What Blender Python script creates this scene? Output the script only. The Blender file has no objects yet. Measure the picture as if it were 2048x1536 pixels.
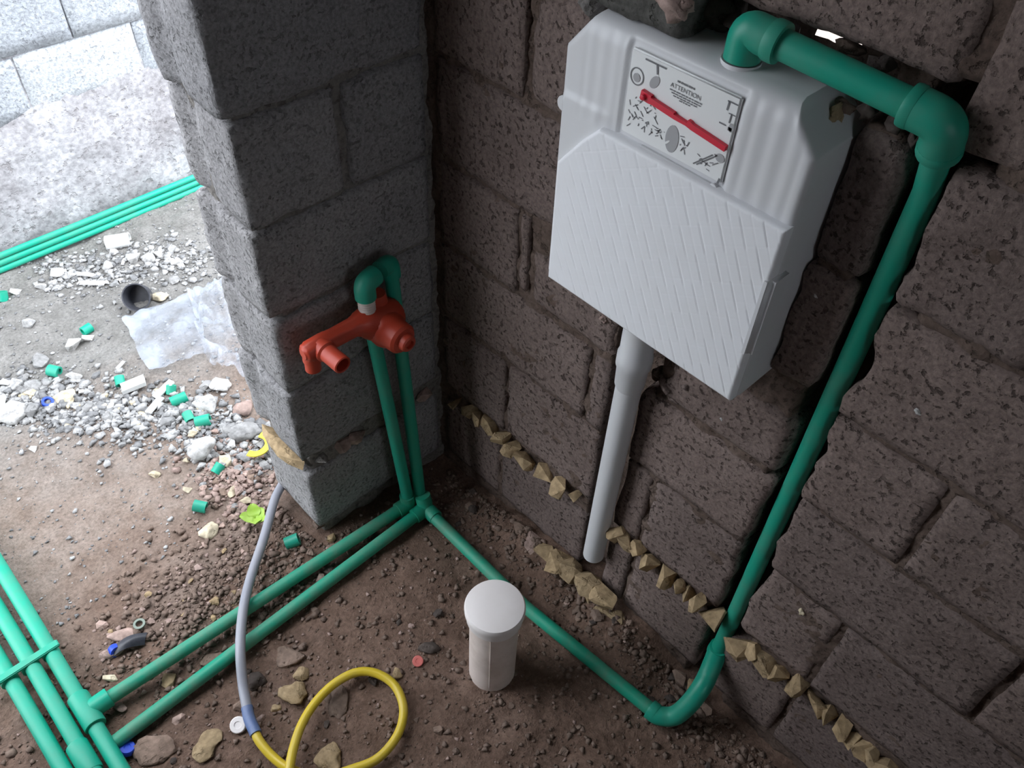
import bpy, bmesh, math, random
import numpy as np
from mathutils import Vector, Matrix, noise as mnoise

scene = bpy.context.scene
col = scene.collection
rng = random.Random(7)

# ------------------------------------------------------------------ camera
F_PX = 1705.0
PITCH, ROLL, YAW = 0.818, -0.049, 0.795
CAM = np.array([-0.919, -1.151, 1.850])


def cam_axes():
    cy, sy = math.cos(YAW), math.sin(YAW)
    fwd = np.array([sy * math.cos(PITCH), cy * math.cos(PITCH), -math.sin(PITCH)])
    right = np.array([cy, -sy, 0.0])
    down = np.cross(fwd, right)
    cr, sr = math.cos(ROLL), math.sin(ROLL)
    return cr * right + sr * down, -sr * right + cr * down, fwd


AX_R, AX_D, AX_F = cam_axes()
cd = bpy.data.cameras.new('camera')
cam = bpy.data.objects.new('camera', cd)
col.objects.link(cam)
cd.sensor_width = 36.0
cd.lens = F_PX / 2048.0 * 36.0
cd.clip_start = 0.02
m = Matrix.Identity(4)
for i in range(3):
    m[i][0] = AX_R[i]
    m[i][1] = -AX_D[i]
    m[i][2] = -AX_F[i]
    m[i][3] = CAM[i]
cam.matrix_world = m
scene.camera = cam


def at(px, py, axis=2, val=0.0):
    """The point of a real plane (floor, wall) that was measured at a pixel of the photograph."""
    d = AX_R * (px - 1024) / F_PX + AX_D * (py - 768) / F_PX + AX_F
    t = (val - CAM[axis]) / d[axis]
    return Vector((CAM + t * d).tolist())


# ------------------------------------------------------------------ light
SKY = 7.5
w = bpy.data.worlds.new('overcast_sky')
scene.world = w
w.use_nodes = True
nt = w.node_tree
bg = nt.nodes['Background']
tc = nt.nodes.new('ShaderNodeTexCoord')
sep = nt.nodes.new('ShaderNodeSeparateXYZ')
rmp = nt.nodes.new('ShaderNodeValToRGB')
nt.links.new(tc.outputs['Generated'], sep.inputs[0])
nt.links.new(sep.outputs['Z'], rmp.inputs[0])
nt.links.new(rmp.outputs[0], bg.inputs['Color'])
rmp.color_ramp.elements[0].color = (0.62, 0.66, 0.72, 1)
rmp.color_ramp.elements[1].color = (0.90, 0.95, 1.0, 1)
bg.inputs['Strength'].default_value = SKY

vs = scene.view_settings
vs.view_transform = 'Standard'
vs.look = 'None'
vs.gamma = 1.0
vs.use_curve_mapping = False
vs.exposure = 0.0
scene.cycles.max_bounces = 10
scene.cycles.diffuse_bounces = 6

# ------------------------------------------------------------------ noise
_tab = np.random.RandomState(11).rand(256, 256)


def vn(x, y, s=1.0, seed=0):
    x = np.asarray(x, float) * s + seed * 17.31
    y = np.asarray(y, float) * s + seed * 7.77
    xi, yi = np.floor(x).astype(int), np.floor(y).astype(int)
    fx, fy = x - xi, y - yi
    fx = fx * fx * (3 - 2 * fx)
    fy = fy * fy * (3 - 2 * fy)
    a, b = _tab[xi % 256, yi % 256], _tab[(xi + 1) % 256, yi % 256]
    c, d = _tab[xi % 256, (yi + 1) % 256], _tab[(xi + 1) % 256, (yi + 1) % 256]
    return (a * (1 - fx) + b * fx) * (1 - fy) + (c * (1 - fx) + d * fx) * fy - 0.5


def fbm(x, y, s, seed=0, n=3):
    o, a = 0, 1.0
    for k in range(n):
        o = o + a * vn(x, y, s * 2 ** k, seed + k)
        a *= 0.5
    return o


def sstep(a, b, x):
    t = np.clip((np.asarray(x, float) - a) / (b - a), 0, 1)
    return t * t * (3 - 2 * t)


# ------------------------------------------------------------------ materials
def mat(name, base, rough=0.8, spec=0.3):
    mt = bpy.data.materials.new(name)
    mt.use_nodes = True
    b = mt.node_tree.nodes['Principled BSDF']
    b.inputs['Base Color'].default_value = (*base, 1)
    b.inputs['Roughness'].default_value = rough
    b.inputs['Specular IOR Level'].default_value = spec
    return mt, mt.node_tree, b


def nd(t, kind, **kw):
    n = t.nodes.new(kind)
    for k, v in kw.items():
        if k in n.inputs:
            n.inputs[k].default_value = v
        else:
            setattr(n, k, v)
    return n


def ramp(t, src, stops):
    r = t.nodes.new('ShaderNodeValToRGB')
    e = r.color_ramp.elements
    while len(e) < len(stops):
        e.new(0.5)
    for i, (p, c) in enumerate(stops):
        e[i].position = p
        e[i].color = (*c, 1) if len(c) == 3 else c
    t.links.new(src, r.inputs[0])
    return r.outputs[0]


def mix(t, fac, a, b, mode='MIX'):
    n = t.nodes.new('ShaderNodeMix')
    n.data_type = 'RGBA'
    n.blend_type = mode
    for sock, v in ((n.inputs[0], fac), (n.inputs[6], a), (n.inputs[7], b)):
        if hasattr(v, 'is_linked'):
            t.links.new(v, sock)
        elif isinstance(v, (int, float)):
            sock.default_value = v
        else:
            sock.default_value = (*v, 1)
    return n.outputs[2]


def bump(t, b, h, strength=0.5, dist=0.004, prev=None):
    n = nd(t, 'ShaderNodeBump', Strength=strength, Distance=dist)
    t.links.new(h, n.inputs['Height'])
    if prev is not None:
        t.links.new(prev, n.inputs['Normal'])
    t.links.new(n.outputs[0], b.inputs['Normal'])
    return n.outputs[0]


def concrete(name, ca, cb, pit_dark, pit_scale=150, pit_amount=0.5):
    mt, t, b = mat(name, ca, 0.93, 0.15)
    geo = nd(t, 'ShaderNodeNewGeometry')
    P = geo.outputs['Position']
    n1 = nd(t, 'ShaderNodeTexNoise', Scale=5.0, Detail=6.0, Roughness=0.65)
    n2 = nd(t, 'ShaderNodeTexNoise', Scale=pit_scale, Detail=3.0, Roughness=0.6)
    n3 = nd(t, 'ShaderNodeTexNoise', Scale=420.0, Detail=2.0)
    n4 = nd(t, 'ShaderNodeTexNoise', Scale=22.0, Detail=3.0)
    for n in (n1, n2, n3, n4):
        t.links.new(P, n.inputs['Vector'])
    oi = nd(t, 'ShaderNodeObjectInfo')
    c = ramp(t, n1.outputs['Fac'], [(0.3, ca), (0.7, cb)])
    hv = ramp(t, oi.outputs['Random'], [(0, (0.84, 0.84, 0.85)), (1, (1.12, 1.10, 1.08))])
    c = mix(t, 1.0, c, hv, 'MULTIPLY')
    grain = ramp(t, n2.outputs['Fac'], [(0.32, (0.72,) * 3), (0.68, (1.24,) * 3)])
    c = mix(t, 1.0, c, grain, 'MULTIPLY')
    # open pores of the cast block: pits are holes that hold dirt
    n5 = nd(t, 'ShaderNodeTexNoise', Scale=pit_scale * 0.62, Detail=4.0, Roughness=0.6)
    t.links.new(P, n5.inputs['Vector'])
    vs_ = ramp(t, n5.outputs['Fac'], [(0.365, (1, 1, 1)), (0.440, (0, 0, 0))])
    gate = ramp(t, n4.outputs['Fac'], [(0.36, (0.15,) * 3), (0.58, (1, 1, 1))])
    pit = mix(t, 1.0, vs_, gate, 'MULTIPLY')
    pv = nd(t, 'ShaderNodeMath', operation='MULTIPLY')
    t.links.new(pit, pv.inputs[0])
    pv.inputs[1].default_value = pit_amount
    c = mix(t, pv.outputs[0], c, pit_dark)
    t.links.new(c, b.inputs['Base Color'])
    p = bump(t, b, n2.outputs['Fac'], 0.55, 0.004)
    inv = nd(t, 'ShaderNodeInvert')
    t.links.new(pit, inv.inputs['Color'])
    p = bump(t, b, inv.outputs[0], 0.8, 0.004 * (0.4 + pit_amount), p)
    bump(t, b, n3.outputs['Fac'], 0.35, 0.0015, p)
    return mt


def plastic(name, base, rough=0.4, dust=None, dust_amt=0.5, spec=0.4, bmp=0.0):
    mt, t, b = mat(name, base, rough, spec)
    geo = nd(t, 'ShaderNodeNewGeometry')
    n1 = nd(t, 'ShaderNodeTexNoise', Scale=14.0, Detail=6.0, Roughness=0.7)
    t.links.new(geo.outputs['Position'], n1.inputs['Vector'])
    if dust:
        f = ramp(t, n1.outputs['Fac'], [(0.42, (0, 0, 0)), (0.75, (dust_amt,) * 3)])
        c = mix(t, f, base, dust)
        t.links.new(c, b.inputs['Base Color'])
    r = ramp(t, n1.outputs['Fac'], [(0.3, (rough * 0.8,) * 3), (0.7, (min(1, rough * 1.3),) * 3)])
    t.links.new(r, b.inputs['Roughness'])
    if bmp:
        bump(t, b, n1.outputs['Fac'], bmp, 0.003)
    return mt


M = {}
M['block_brown'] = concrete('brown_grey_block', (0.150, 0.114, 0.103), (0.205, 0.160, 0.146), (0.042, 0.030, 0.026), 150, 0.8)
M['block_grey'] = concrete('grey_block', (0.235, 0.232, 0.240), (0.300, 0.296, 0.302), (0.10, 0.097, 0.098), 170, 0.55)
M['mortar'] = concrete('brown_mortar', (0.095, 0.068, 0.056), (0.145, 0.108, 0.090), (0.05, 0.036, 0.03), 110, 0.5)
M['mortar_grey'] = concrete('grey_mortar', (0.16, 0.15, 0.14), (0.24, 0.225, 0.21), (0.08, 0.07, 0.06), 110, 0.5)
M['far_block'] = concrete('pale_far_block', (0.40, 0.43, 0.465), (0.50, 0.53, 0.565), (0.22, 0.22, 0.24), 120, 0.3)
M['far_plaster'] = concrete('splashed_render', (0.29, 0.28, 0.292), (0.52, 0.525, 0.555), (0.20, 0.18, 0.175), 60, 0.45)
M['mortar_dark'] = concrete('dark_rough_mortar', (0.085, 0.083, 0.076), (0.125, 0.122, 0.112), (0.04, 0.038, 0.034), 110, 0.6)
M['slab'] = concrete('ceiling_concrete', (0.16, 0.14, 0.13), (0.21, 0.185, 0.17), (0.10, 0.09, 0.08), 90, 0.3)
M['chip'] = concrete('tan_stone', (0.31, 0.225, 0.130), (0.43, 0.325, 0.200), (0.18, 0.13, 0.08), 60, 0.3)
M['chip_pink'] = concrete('pinkish_stone', (0.34, 0.25, 0.22), (0.42, 0.31, 0.27), (0.2, 0.14, 0.12), 60, 0.3)
M['stone_white'] = concrete('white_stone', (0.40, 0.395, 0.39), (0.54, 0.535, 0.53), (0.28, 0.27, 0.26), 60, 0.3)
M['stone_cream'] = concrete('cream_stone', (0.50, 0.43, 0.31), (0.62, 0.55, 0.42), (0.34, 0.28, 0.19), 60, 0.3)
M['stone_grey'] = concrete('grey_stone', (0.22, 0.22, 0.222), (0.32, 0.32, 0.322), (0.13, 0.125, 0.12), 60, 0.4)
M['stone_brown'] = concrete('brown_stone', (0.17, 0.125, 0.10), (0.26, 0.19, 0.155), (0.09, 0.065, 0.05), 60, 0.3)
M['stone_dark'] = concrete('dark_stone', (0.075, 0.062, 0.056), (0.11, 0.09, 0.08), (0.04, 0.03, 0.03), 60, 0.3)

M['green'] = plastic('green_pipe_plastic', (0.010, 0.300, 0.205), 0.42, (0.20, 0.24, 0.19), 0.22)
M['green_dusty'] = plastic('dusty_green_pipe', (0.012, 0.30, 0.19), 0.5, (0.24, 0.22, 0.17), 0.5)
M['green_new'] = plastic('bright_green_pipe', (0.005, 0.36, 0.24), 0.42, (0.12, 0.27, 0.19), 0.4)
M['white'] = plastic('white_cistern_plastic', (0.62, 0.625, 0.645), 0.38, (0.60, 0.58, 0.55), 0.25)
M['panel'] = plastic('white_foam_panel', (0.78, 0.79, 0.82), 0.6, (0.68, 0.66, 0.63), 0.2)
M['label'] = plastic('label_white', (0.76, 0.77, 0.77), 0.45)
M['print'] = mat('label_ink', (0.17, 0.17, 0.18), 0.6)[0]
M['print_light'] = mat('label_ink_pale', (0.36, 0.36, 0.37), 0.6)[0]
M['red'] = plastic('red_plastic', (0.60, 0.018, 0.045), 0.35)
M['pvc'] = plastic('white_pvc', (0.88, 0.835, 0.825), 0.38, (0.74, 0.66, 0.62), 0.25)
M['pvc_dirty'] = plastic('dirty_white_pvc', (0.82, 0.72, 0.67), 0.42, (0.46, 0.37, 0.31), 0.5)
M['orange'] = plastic('orange_plastic', (0.46, 0.050, 0.024), 0.42, (0.36, 0.08, 0.05), 0.4)
M['connector'] = plastic('pale_connector', (0.62, 0.55, 0.50), 0.4)
M['hose_grey'] = plastic('grey_hose', (0.30, 0.31, 0.36), 0.35, (0.42, 0.40, 0.40), 0.35)
M['hose_blue'] = plastic('blue_tape', (0.085, 0.15, 0.34), 0.4, (0.3, 0.3, 0.33), 0.5)
M['hose_yellow'] = plastic('yellow_hose', (0.62, 0.46, 0.035), 0.35, (0.5, 0.38, 0.12), 0.45)
M['yellow'] = plastic('yellow_strap', (0.85, 0.72, 0.06), 0.4)
M['black'] = plastic('black_plastic', (0.030, 0.032, 0.042), 0.35, (0.2, 0.2, 0.22), 0.35)
M['blue'] = plastic('blue_plastic', (0.02, 0.07, 0.55), 0.35)
M['ring_dull'] = plastic('dull_clear_plastic', (0.20, 0.24, 0.20), 0.35)
M['pink'] = plastic('pink_plastic', (0.62, 0.17, 0.15), 0.5)
M['leaf'] = plastic('green_leaf', (0.30, 0.48, 0.06), 0.45, (0.5, 0.6, 0.2), 0.6)
M['trash_white'] = plastic('white_offcut', (0.80, 0.81, 0.80), 0.4)


def soil_material():
    mt, t, b = mat('bare_soil', (0.2, 0.15, 0.12), 0.9, 0.25)
    geo = nd(t, 'ShaderNodeNewGeometry')
    P = geo.outputs['Position']
    sp = nd(t, 'ShaderNodeSeparateXYZ')
    t.links.new(P, sp.inputs[0])
    big = nd(t, 'ShaderNodeTexNoise', Scale=3.2, Detail=5.0, Roughness=0.6)
    mid = nd(t, 'ShaderNodeTexNoise', Scale=17.0, Detail=5.0, Roughness=0.65)
    fine = nd(t, 'ShaderNodeTexNoise', Scale=120.0, Detail=4.0, Roughness=0.7)
    for n in (big, mid, fine):
        t.links.new(P, n.inputs['Vector'])
    # damp soil under the roof, drier dusty ground in the yard (a wet line with a ragged edge)
    wob = nd(t, 'ShaderNodeMath', operation='MULTIPLY_ADD')
    t.links.new(big.outputs['Fac'], wob.inputs[0])
    wob.inputs[1].default_value = 0.7
    t.links.new(sp.outputs['Y'], wob.inputs[2])
    yard = nd(t, 'ShaderNodeMapRange')
    t.links.new(wob.outputs[0], yard.inputs[0])
    yard.inputs[1].default_value = 0.38
    yard.inputs[2].default_value = 0.75
    grey = nd(t, 'ShaderNodeMapRange')
    t.links.new(wob.outputs[0], grey.inputs[0])
    grey.inputs[1].default_value = 0.95
    grey.inputs[2].default_value = 1.35
    damp = ramp(t, mid.outputs['Fac'], [(0.3, (0.122, 0.077, 0.057)), (0.7, (0.210, 0.138, 0.106))])
    dry = ramp(t, mid.outputs['Fac'], [(0.3, (0.200, 0.150, 0.122)), (0.7, (0.285, 0.232, 0.200))])
    gry = ramp(t, mid.outputs['Fac'], [(0.3, (0.175, 0.168, 0.158)), (0.7, (0.255, 0.246, 0.235))])
    c = mix(t, yard.outputs[0], damp, dry)
    c = mix(t, grey.outputs[0], c, gry)
    g = ramp(t, fine.outputs['Fac'], [(0.3, (0.68,) * 3), (0.7, (1.28,) * 3)])
    c = mix(t, 1.0, c, g, 'MULTIPLY')
    t.links.new(c, b.inputs['Base Color'])
    wet = ramp(t, big.outputs['Fac'], [(0.50, (0.95,) * 3), (0.62, (0.5,) * 3)])
    t.links.new(wet, b.inputs['Roughness'])
    p = bump(t, b, mid.outputs['Fac'], 0.5, 0.012)
    bump(t, b, fine.outputs['Fac'], 0.8, 0.006, p)
    return mt


M['soil'] = soil_material()


def film_material():
    mt = bpy.data.materials.new('plastic_film')
    mt.use_nodes = True
    t = mt.node_tree
    b = t.nodes['Principled BSDF']
    b.inputs['Base Color'].default_value = (0.50, 0.55, 0.64, 1)
    b.inputs['Roughness'].default_value = 0.25
    tr = t.nodes.new('ShaderNodeBsdfTransparent')
    mx = t.nodes.new('ShaderNodeMixShader')
    n1 = nd(t, 'ShaderNodeTexNoise', Scale=9.0, Detail=5.0)
    geo = nd(t, 'ShaderNodeNewGeometry')
    t.links.new(geo.outputs['Position'], n1.inputs['Vector'])
    f = ramp(t, n1.outputs['Fac'], [(0.38, (0.52,) * 3), (0.62, (0.12,) * 3)])
    t.links.new(f, mx.inputs[0])
    t.links.new(tr.outputs[0], mx.inputs[1])
    t.links.new(b.outputs[0], mx.inputs[2])
    t.links.new(mx.outputs[0], t.nodes['Material Output'].inputs[0])
    return mt


M['film'] = film_material()


# ------------------------------------------------------------------ object helpers
def link_mesh(name, me, material, parent=None, smooth=True):
    me.materials.clear()
    me.materials.append(material)
    if smooth:
        me.polygons.foreach_set('use_smooth', [True] * len(me.polygons))
    o = bpy.data.objects.new(name, me)
    col.objects.link(o)
    if parent is not None:
        o.parent = parent
        # things have their own place: keep world coordinates of the part
        o.matrix_parent_inverse = parent.matrix_world.inverted()
    return o


def pydata(name, verts, faces, material, parent=None, smooth=True):
    me = bpy.data.meshes.new(name)
    me.from_pydata([tuple(map(float, v)) for v in verts], [], [tuple(map(int, f)) for f in faces])
    me.update()
    return link_mesh(name, me, material, parent, smooth)


def bm_obj(name, bm, material, parent=None, smooth=True):
    me = bpy.data.meshes.new(name)
    bm.normal_update()
    bm.to_mesh(me)
    bm.free()
    return link_mesh(name, me, material, parent, smooth)


def thing(name, label, cat, loc=(0, 0, 0), group=None):
    o = bpy.data.objects.new(name, None)
    o.empty_display_size = 0.05
    col.objects.link(o)
    o.matrix_world = Matrix.Translation(Vector(loc))
    return tag(o, label, cat, group)


def tag(o, label, cat, group=None):
    o['label'] = label
    o['category'] = cat
    if group:
        o['group'] = group
    return o


def root_at(name, kind='structure'):
    o = bpy.data.objects.new(name, None)
    col.objects.link(o)
    o['kind'] = kind
    return o


_grid = {}


def box_grid(nx, ny, nz):
    """Surface lattice of a unit box, one closed mesh."""
    k = (nx, ny, nz)
    if k in _grid:
        return _grid[k]
    idx, verts, faces = {}, [], []

    def v(i, j, l):
        q = (i, j, l)
        if q not in idx:
            idx[q] = len(verts)
            verts.append((i / nx, j / ny, l / nz))
        return idx[q]

    for i in range(nx):
        for j in range(ny):
            faces.append((v(i, j, 0), v(i, j + 1, 0), v(i + 1, j + 1, 0), v(i + 1, j, 0)))
            faces.append((v(i, j, nz), v(i + 1, j, nz), v(i + 1, j + 1, nz), v(i, j + 1, nz)))
    for i in range(nx):
        for l in range(nz):
            faces.append((v(i, 0, l), v(i + 1, 0, l), v(i + 1, 0, l + 1), v(i, 0, l + 1)))
            faces.append((v(i, ny, l), v(i, ny, l + 1), v(i + 1, ny, l + 1), v(i + 1, ny, l)))
    for j in range(ny):
        for l in range(nz):
            faces.append((v(0, j, l), v(0, j, l + 1), v(0, j + 1, l + 1), v(0, j + 1, l)))
            faces.append((v(nx, j, l), v(nx, j + 1, l), v(nx, j + 1, l + 1), v(nx, j, l + 1)))
    _grid[k] = (np.array(verts), faces)
    return _grid[k]


def rock_box(W, H, D, r, amp, seed, step=0.012, dseg=5):
    """Rounded, chipped block: coordinates s in 0..W, t in 0..H, q in 0..D (q = D is the face)."""
    nx, ny = max(3, int(W / step)), max(3, int(H / step))
    nz = max(3, min(14, int(D / max(step, D / dseg))))
    P, faces = box_grid(nx, ny, nz)
    S = np.array([W, H, D])
    # cluster lattice lines towards the edges so that the arris stays crisp
    Q = P + 0.06 * np.sin(2 * np.pi * (P - 0.5)) * -1 * 0.9
    X = np.clip(Q, 0, 1) * S
    # chip depth grows where noise says an edge has broken off
    a = X[:, 0] + X[:, 2] * 0.7
    b_ = X[:, 1] + X[:, 2] * 0.4
    rr = r * (1 + 1.6 * np.clip(fbm(a, b_, 16, seed, 2), 0, 1)) + 0 * a
    rr = np.minimum(rr, 0.45 * S.min())
    inner = np.clip(X, rr[:, None], S - rr[:, None])
    d = X - inner
    L = np.linalg.norm(d, axis=1)
    n = d / np.maximum(L, 1e-9)[:, None]
    Y = inner + n * np.minimum(L, rr)[:, None]
    edge = (np.sort(np.abs(d), axis=1)[:, 1] > 1e-4)
    no = amp * (fbm(a, b_, 28, seed + 3, 3) * 2.0)
    no = no + np.where(edge, -amp * 0.8 * np.abs(vn(a, b_, 70, seed + 9)), 0)
    Y = Y + n * no[:, None]
    return Y, faces


def make_block(parent, plane, uL, uR, v0, v1, front=0.0, depth=0.14, seed=0, r=0.0048, amp=0.0022,
               material=None, jagL=0, jagR=0, name='concrete_block', step=0.012, dseg=5, post=None):
    u0 = uL(0.5 * (v0 + v1)) if callable(uL) else uL
    u1 = uR(0.5 * (v0 + v1)) if callable(uR) else uR
    W, H, D = u1 - u0, v1 - v0, depth
    Y, faces = rock_box(W, H, D, min(r, W * 0.3), amp, seed, step, dseg)
    v = v0 + Y[:, 1]
    fl = np.array([uL(q) for q in v]) if callable(uL) else np.full(len(v), u0)
    fr = np.array([uR(q) for q in v]) if callable(uR) else np.full(len(v), u1)
    if jagL:
        fl = fl + jagL * fbm(v, v * 0 + seed, 22, seed, 3)
    if jagR:
        fr = fr + jagR * fbm(v, v * 0 + seed, 22, seed + 5, 3)
    u = fl + (fr - fl) * Y[:, 0] / W
    # courses are never perfectly level
    v = v + 0.003 * vn(u, v * 0, 5, seed)
    d = front - D + Y[:, 2]
    if post:
        u, v, d = post(u, v, d)
    X = plane(u, v, d)
    return pydata(name, X, faces, material, parent)


PL_RIGHT = lambda u, v, d: np.stack([-d, -u, v], 1)
PL_STUB = lambda u, v, d: np.stack([-u, -d, v], 1)
PL_FAR = lambda u, v, d: np.stack([u, 1.62 - d, v], 1)


def sheet(name, plane, us, vs_, dfun, material, parent=None, hole=None):
    U, V = np.meshgrid(us, vs_, indexing='ij')
    D = dfun(U, V)
    X = plane(U.ravel(), V.ravel(), D.ravel())
    nu, nv = len(us), len(vs_)
    F = []
    for i in range(nu - 1):
        for j in range(nv - 1):
            if hole is not None and hole(0.5 * (us[i] + us[i + 1]), 0.5 * (vs_[j] + vs_[j + 1])):
                continue
            a = i * nv + j
            F.append((a, a + nv, a + nv + 1, a + 1))
    return pydata(name, X, F, material, parent)


_hull_cache = {}


def hull_mesh(k, n=13, flat=0.7):
    """An angular broken stone about 1 across; few faces."""
    key = (k, n, flat)
    if key not in _hull_cache:
        r = random.Random(100 + k * 31 + n)
        bm = bmesh.new()
        for _ in range(n):
            z = r.uniform(-1, 1)
            a = r.uniform(0, 2 * math.pi)
            q = math.sqrt(1 - z * z)
            s = r.uniform(0.40, 0.54)
            bm.verts.new((q * math.cos(a) * s, q * math.sin(a) * s, z * s * flat))
        bmesh.ops.convex_hull(bm, input=bm.verts)
        loose = [v for v in bm.verts if not v.link_faces]
        bmesh.ops.delete(bm, geom=loose, context='VERTS')
        me = bpy.data.meshes.new('stone')
        bm.normal_update()
        bm.to_mesh(me)
        bm.free()
        _hull_cache[key] = me
    return _hull_cache[key]


def stone(name, loc, size, rot, material, k, parent=None, n=13, flat=0.7, bevel=0.0, rough=0.0):
    base = hull_mesh(k, n, flat)
    me = base.copy()
    if rough:
        bm = bmesh.new()
        bm.from_mesh(me)
        bmesh.ops.subdivide_edges(bm, edges=bm.edges[:], cuts=2, use_grid_fill=True)
        bmesh.ops.triangulate(bm, faces=bm.faces[:])
        bmesh.ops.smooth_vert(bm, verts=bm.verts, factor=0.5, use_axis_x=True, use_axis_y=True, use_axis_z=True)
        bm.normal_update()
        for v in bm.verts:
            v.co += v.normal * rough * mnoise.noise(v.co * 5.0 + Vector((k * 3.1, 0, 0)))
        bm.to_mesh(me)
        bm.free()
        me.polygons.foreach_set('use_smooth', [True] * len(me.polygons))
    elif bevel:
        bm = bmesh.new()
        bm.from_mesh(me)
        bmesh.ops.bevel(bm, geom=bm.edges[:], offset=bevel, segments=2, affect='EDGES', clamp_overlap=True)
        bm.to_mesh(me)
        bm.free()
    me.materials.clear()
    me.materials.append(material)
    o = bpy.data.objects.new(name, me)
    col.objects.link(o)
    o.location = loc
    o.rotation_euler = rot
    o.scale = size
    if parent is not None:
        o.parent = parent
    return o


# ---- tubes
def fillet(pts, rads, seg=8):
    pts = [Vector(p) for p in pts]
    out = [pts[0]]
    for i in range(1, len(pts) - 1):
        a, b, c = pts[i - 1], pts[i], pts[i + 1]
        r = rads[i] if isinstance(rads, (list, tuple)) else rads
        u, v = (a - b).normalized(), (c - b).normalized()
        ang = u.angle(v)
        tl = min(r / max(math.tan(ang / 2), 1e-3), 0.49 * (a - b).length, 0.49 * (c - b).length)
        p, q = b + u * tl, b + v * tl
        for k in range(seg + 1):
            s = k / seg
            out.append((1 - s) ** 2 * p + 2 * s * (1 - s) * b + s * s * q)
    out.append(pts[-1])
    return out


def spline(pts, n=10):
    pts = [Vector(p) for p in pts]
    P = [2 * pts[0] - pts[1]] + pts + [2 * pts[-1] - pts[-2]]
    out = []
    for i in range(1, len(P) - 2):
        p0, p1, p2, p3 = P[i - 1:i + 3]
        for k in range(n):
            t = k / n
            out.append(0.5 * (2 * p1 + (p2 - p0) * t + (2 * p0 - 5 * p1 + 4 * p2 - p3) * t * t + (3 * p1 - p0 - 3 * p2 + p3) * t ** 3))
    out.append(pts[-1])
    return out


def tube_bm(path, r, seg=20, cap=True, bore=0.0, bm=None):
    """Swept tube; r is a number or one radius per path point; bore > 0 leaves an open pipe end."""
    path = [Vector(p) for p in path]
    bm = bm or bmesh.new()
    rs = r if isinstance(r, (list, tuple)) else [r] * len(path)
    tang = []
    for i in range(len(path)):
        a = path[max(0, i - 1)]
        b = path[min(len(path) - 1, i + 1)]
        tang.append((b - a).normalized())
    up = Vector((0, 0, 1)) if abs(tang[0].z) < 0.9 else Vector((1, 0, 0))
    nrm = tang[0].cross(up).normalized()
    rings = []
    for p, t_, rad in zip(path, tang, rs):
        nrm = (nrm - t_ * nrm.dot(t_)).normalized()
        bn = t_.cross(nrm)
        rings.append([bm.verts.new(p + (nrm * math.cos(2 * math.pi * k / seg) + bn * math.sin(2 * math.pi * k / seg)) * rad) for k in range(seg)])
    for a, b in zip(rings, rings[1:]):
        for k in range(seg):
            bm.faces.new((a[k], a[(k + 1) % seg], b[(k + 1) % seg], b[k]))
    if bore:
        for ring, p, t_, rad in ((rings[0], path[0], tang[0], rs[0]), (rings[-1], path[-1], -tang[-1], rs[-1])):
            inn = [bm.verts.new(p + (v.co - p) * bore) for v in ring]
            deep = [bm.verts.new(v.co + t_ * rad * 1.5) for v in inn]
            for k in range(seg):
                k2 = (k + 1) % seg
                bm.faces.new((ring[k], ring[k2], inn[k2], inn[k]))
                bm.faces.new((inn[k], inn[k2], deep[k2], deep[k]))
            bm.faces.new(deep)
        bmesh.ops.recalc_face_normals(bm, faces=bm.faces[:])
    elif cap:
        bm.faces.new(rings[0][::-1])
        bm.faces.new(rings[-1])
    return bm


def finish_sharp(o, angle=40):
    me = o.data
    me.update()
    bm = bmesh.new()
    bm.from_mesh(me)
    lim = math.radians(angle)
    for e in bm.edges:
        if len(e.link_faces) == 2 and e.calc_face_angle(0) > lim:
            e.smooth = False
    bm.to_mesh(me)
    bm.free()
    return o


def tube(name, path, r, material, parent=None, seg=20, bore=0.0, cap=True):
    return finish_sharp(bm_obj(name, tube_bm(path, r, seg, cap, bore), material, parent))


def lathe(name, prof, origin, axis, material, parent=None, seg=32):
    """prof: list of (radius, height) along axis from origin."""
    ax = Vector(axis).normalized()
    o = Vector(origin)
    up = Vector((0, 0, 1)) if abs(ax.z) < 0.9 else Vector((1, 0, 0))
    n = ax.cross(up).normalized()
    b = ax.cross(n)
    bm = bmesh.new()
    rings = []
    for r, h in prof:
        if r <= 1e-6:
            rings.append([bm.verts.new(o + ax * h)])
        else:
            rings.append([bm.verts.new(o + ax * h + (n * math.cos(2 * math.pi * k / seg) + b * math.sin(2 * math.pi * k / seg)) * r) for k in range(seg)])
    for a, c in zip(rings, rings[1:]):
        for k in range(seg):
            k2 = (k + 1) % seg
            if len(a) == 1 and len(c) == 1:
                continue
            if len(a) == 1:
                bm.faces.new((a[0], c[k2], c[k]))
            elif len(c) == 1:
                bm.faces.new((a[k], a[k2], c[0]))
            else:
                bm.faces.new((a[k], a[k2], c[k2], c[k]))
    bmesh.ops.recalc_face_normals(bm, faces=bm.faces[:])
    return finish_sharp(bm_obj(name, bm, material, parent), 35)


def rbox(name, lo, hi, r, material, parent=None, seg=3):
    bm = bmesh.new()
    bmesh.ops.create_cube(bm, size=1.0)
    lo, hi = Vector(lo), Vector(hi)
    for v in bm.verts:
        v.co = Vector([(lo[i] + hi[i]) / 2 + v.co[i] * (hi[i] - lo[i]) for i in range(3)])
    if r:
        bmesh.ops.bevel(bm, geom=bm.edges[:], offset=r, segments=seg, affect='EDGES')
    return finish_sharp(bm_obj(name, bm, material, parent), 50)


# ================================================================== STRUCTURE
STUB = 0.405      # length of the stub wall beside the doorway
TH = 0.20         # its thickness
CEIL = 2.45


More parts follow.
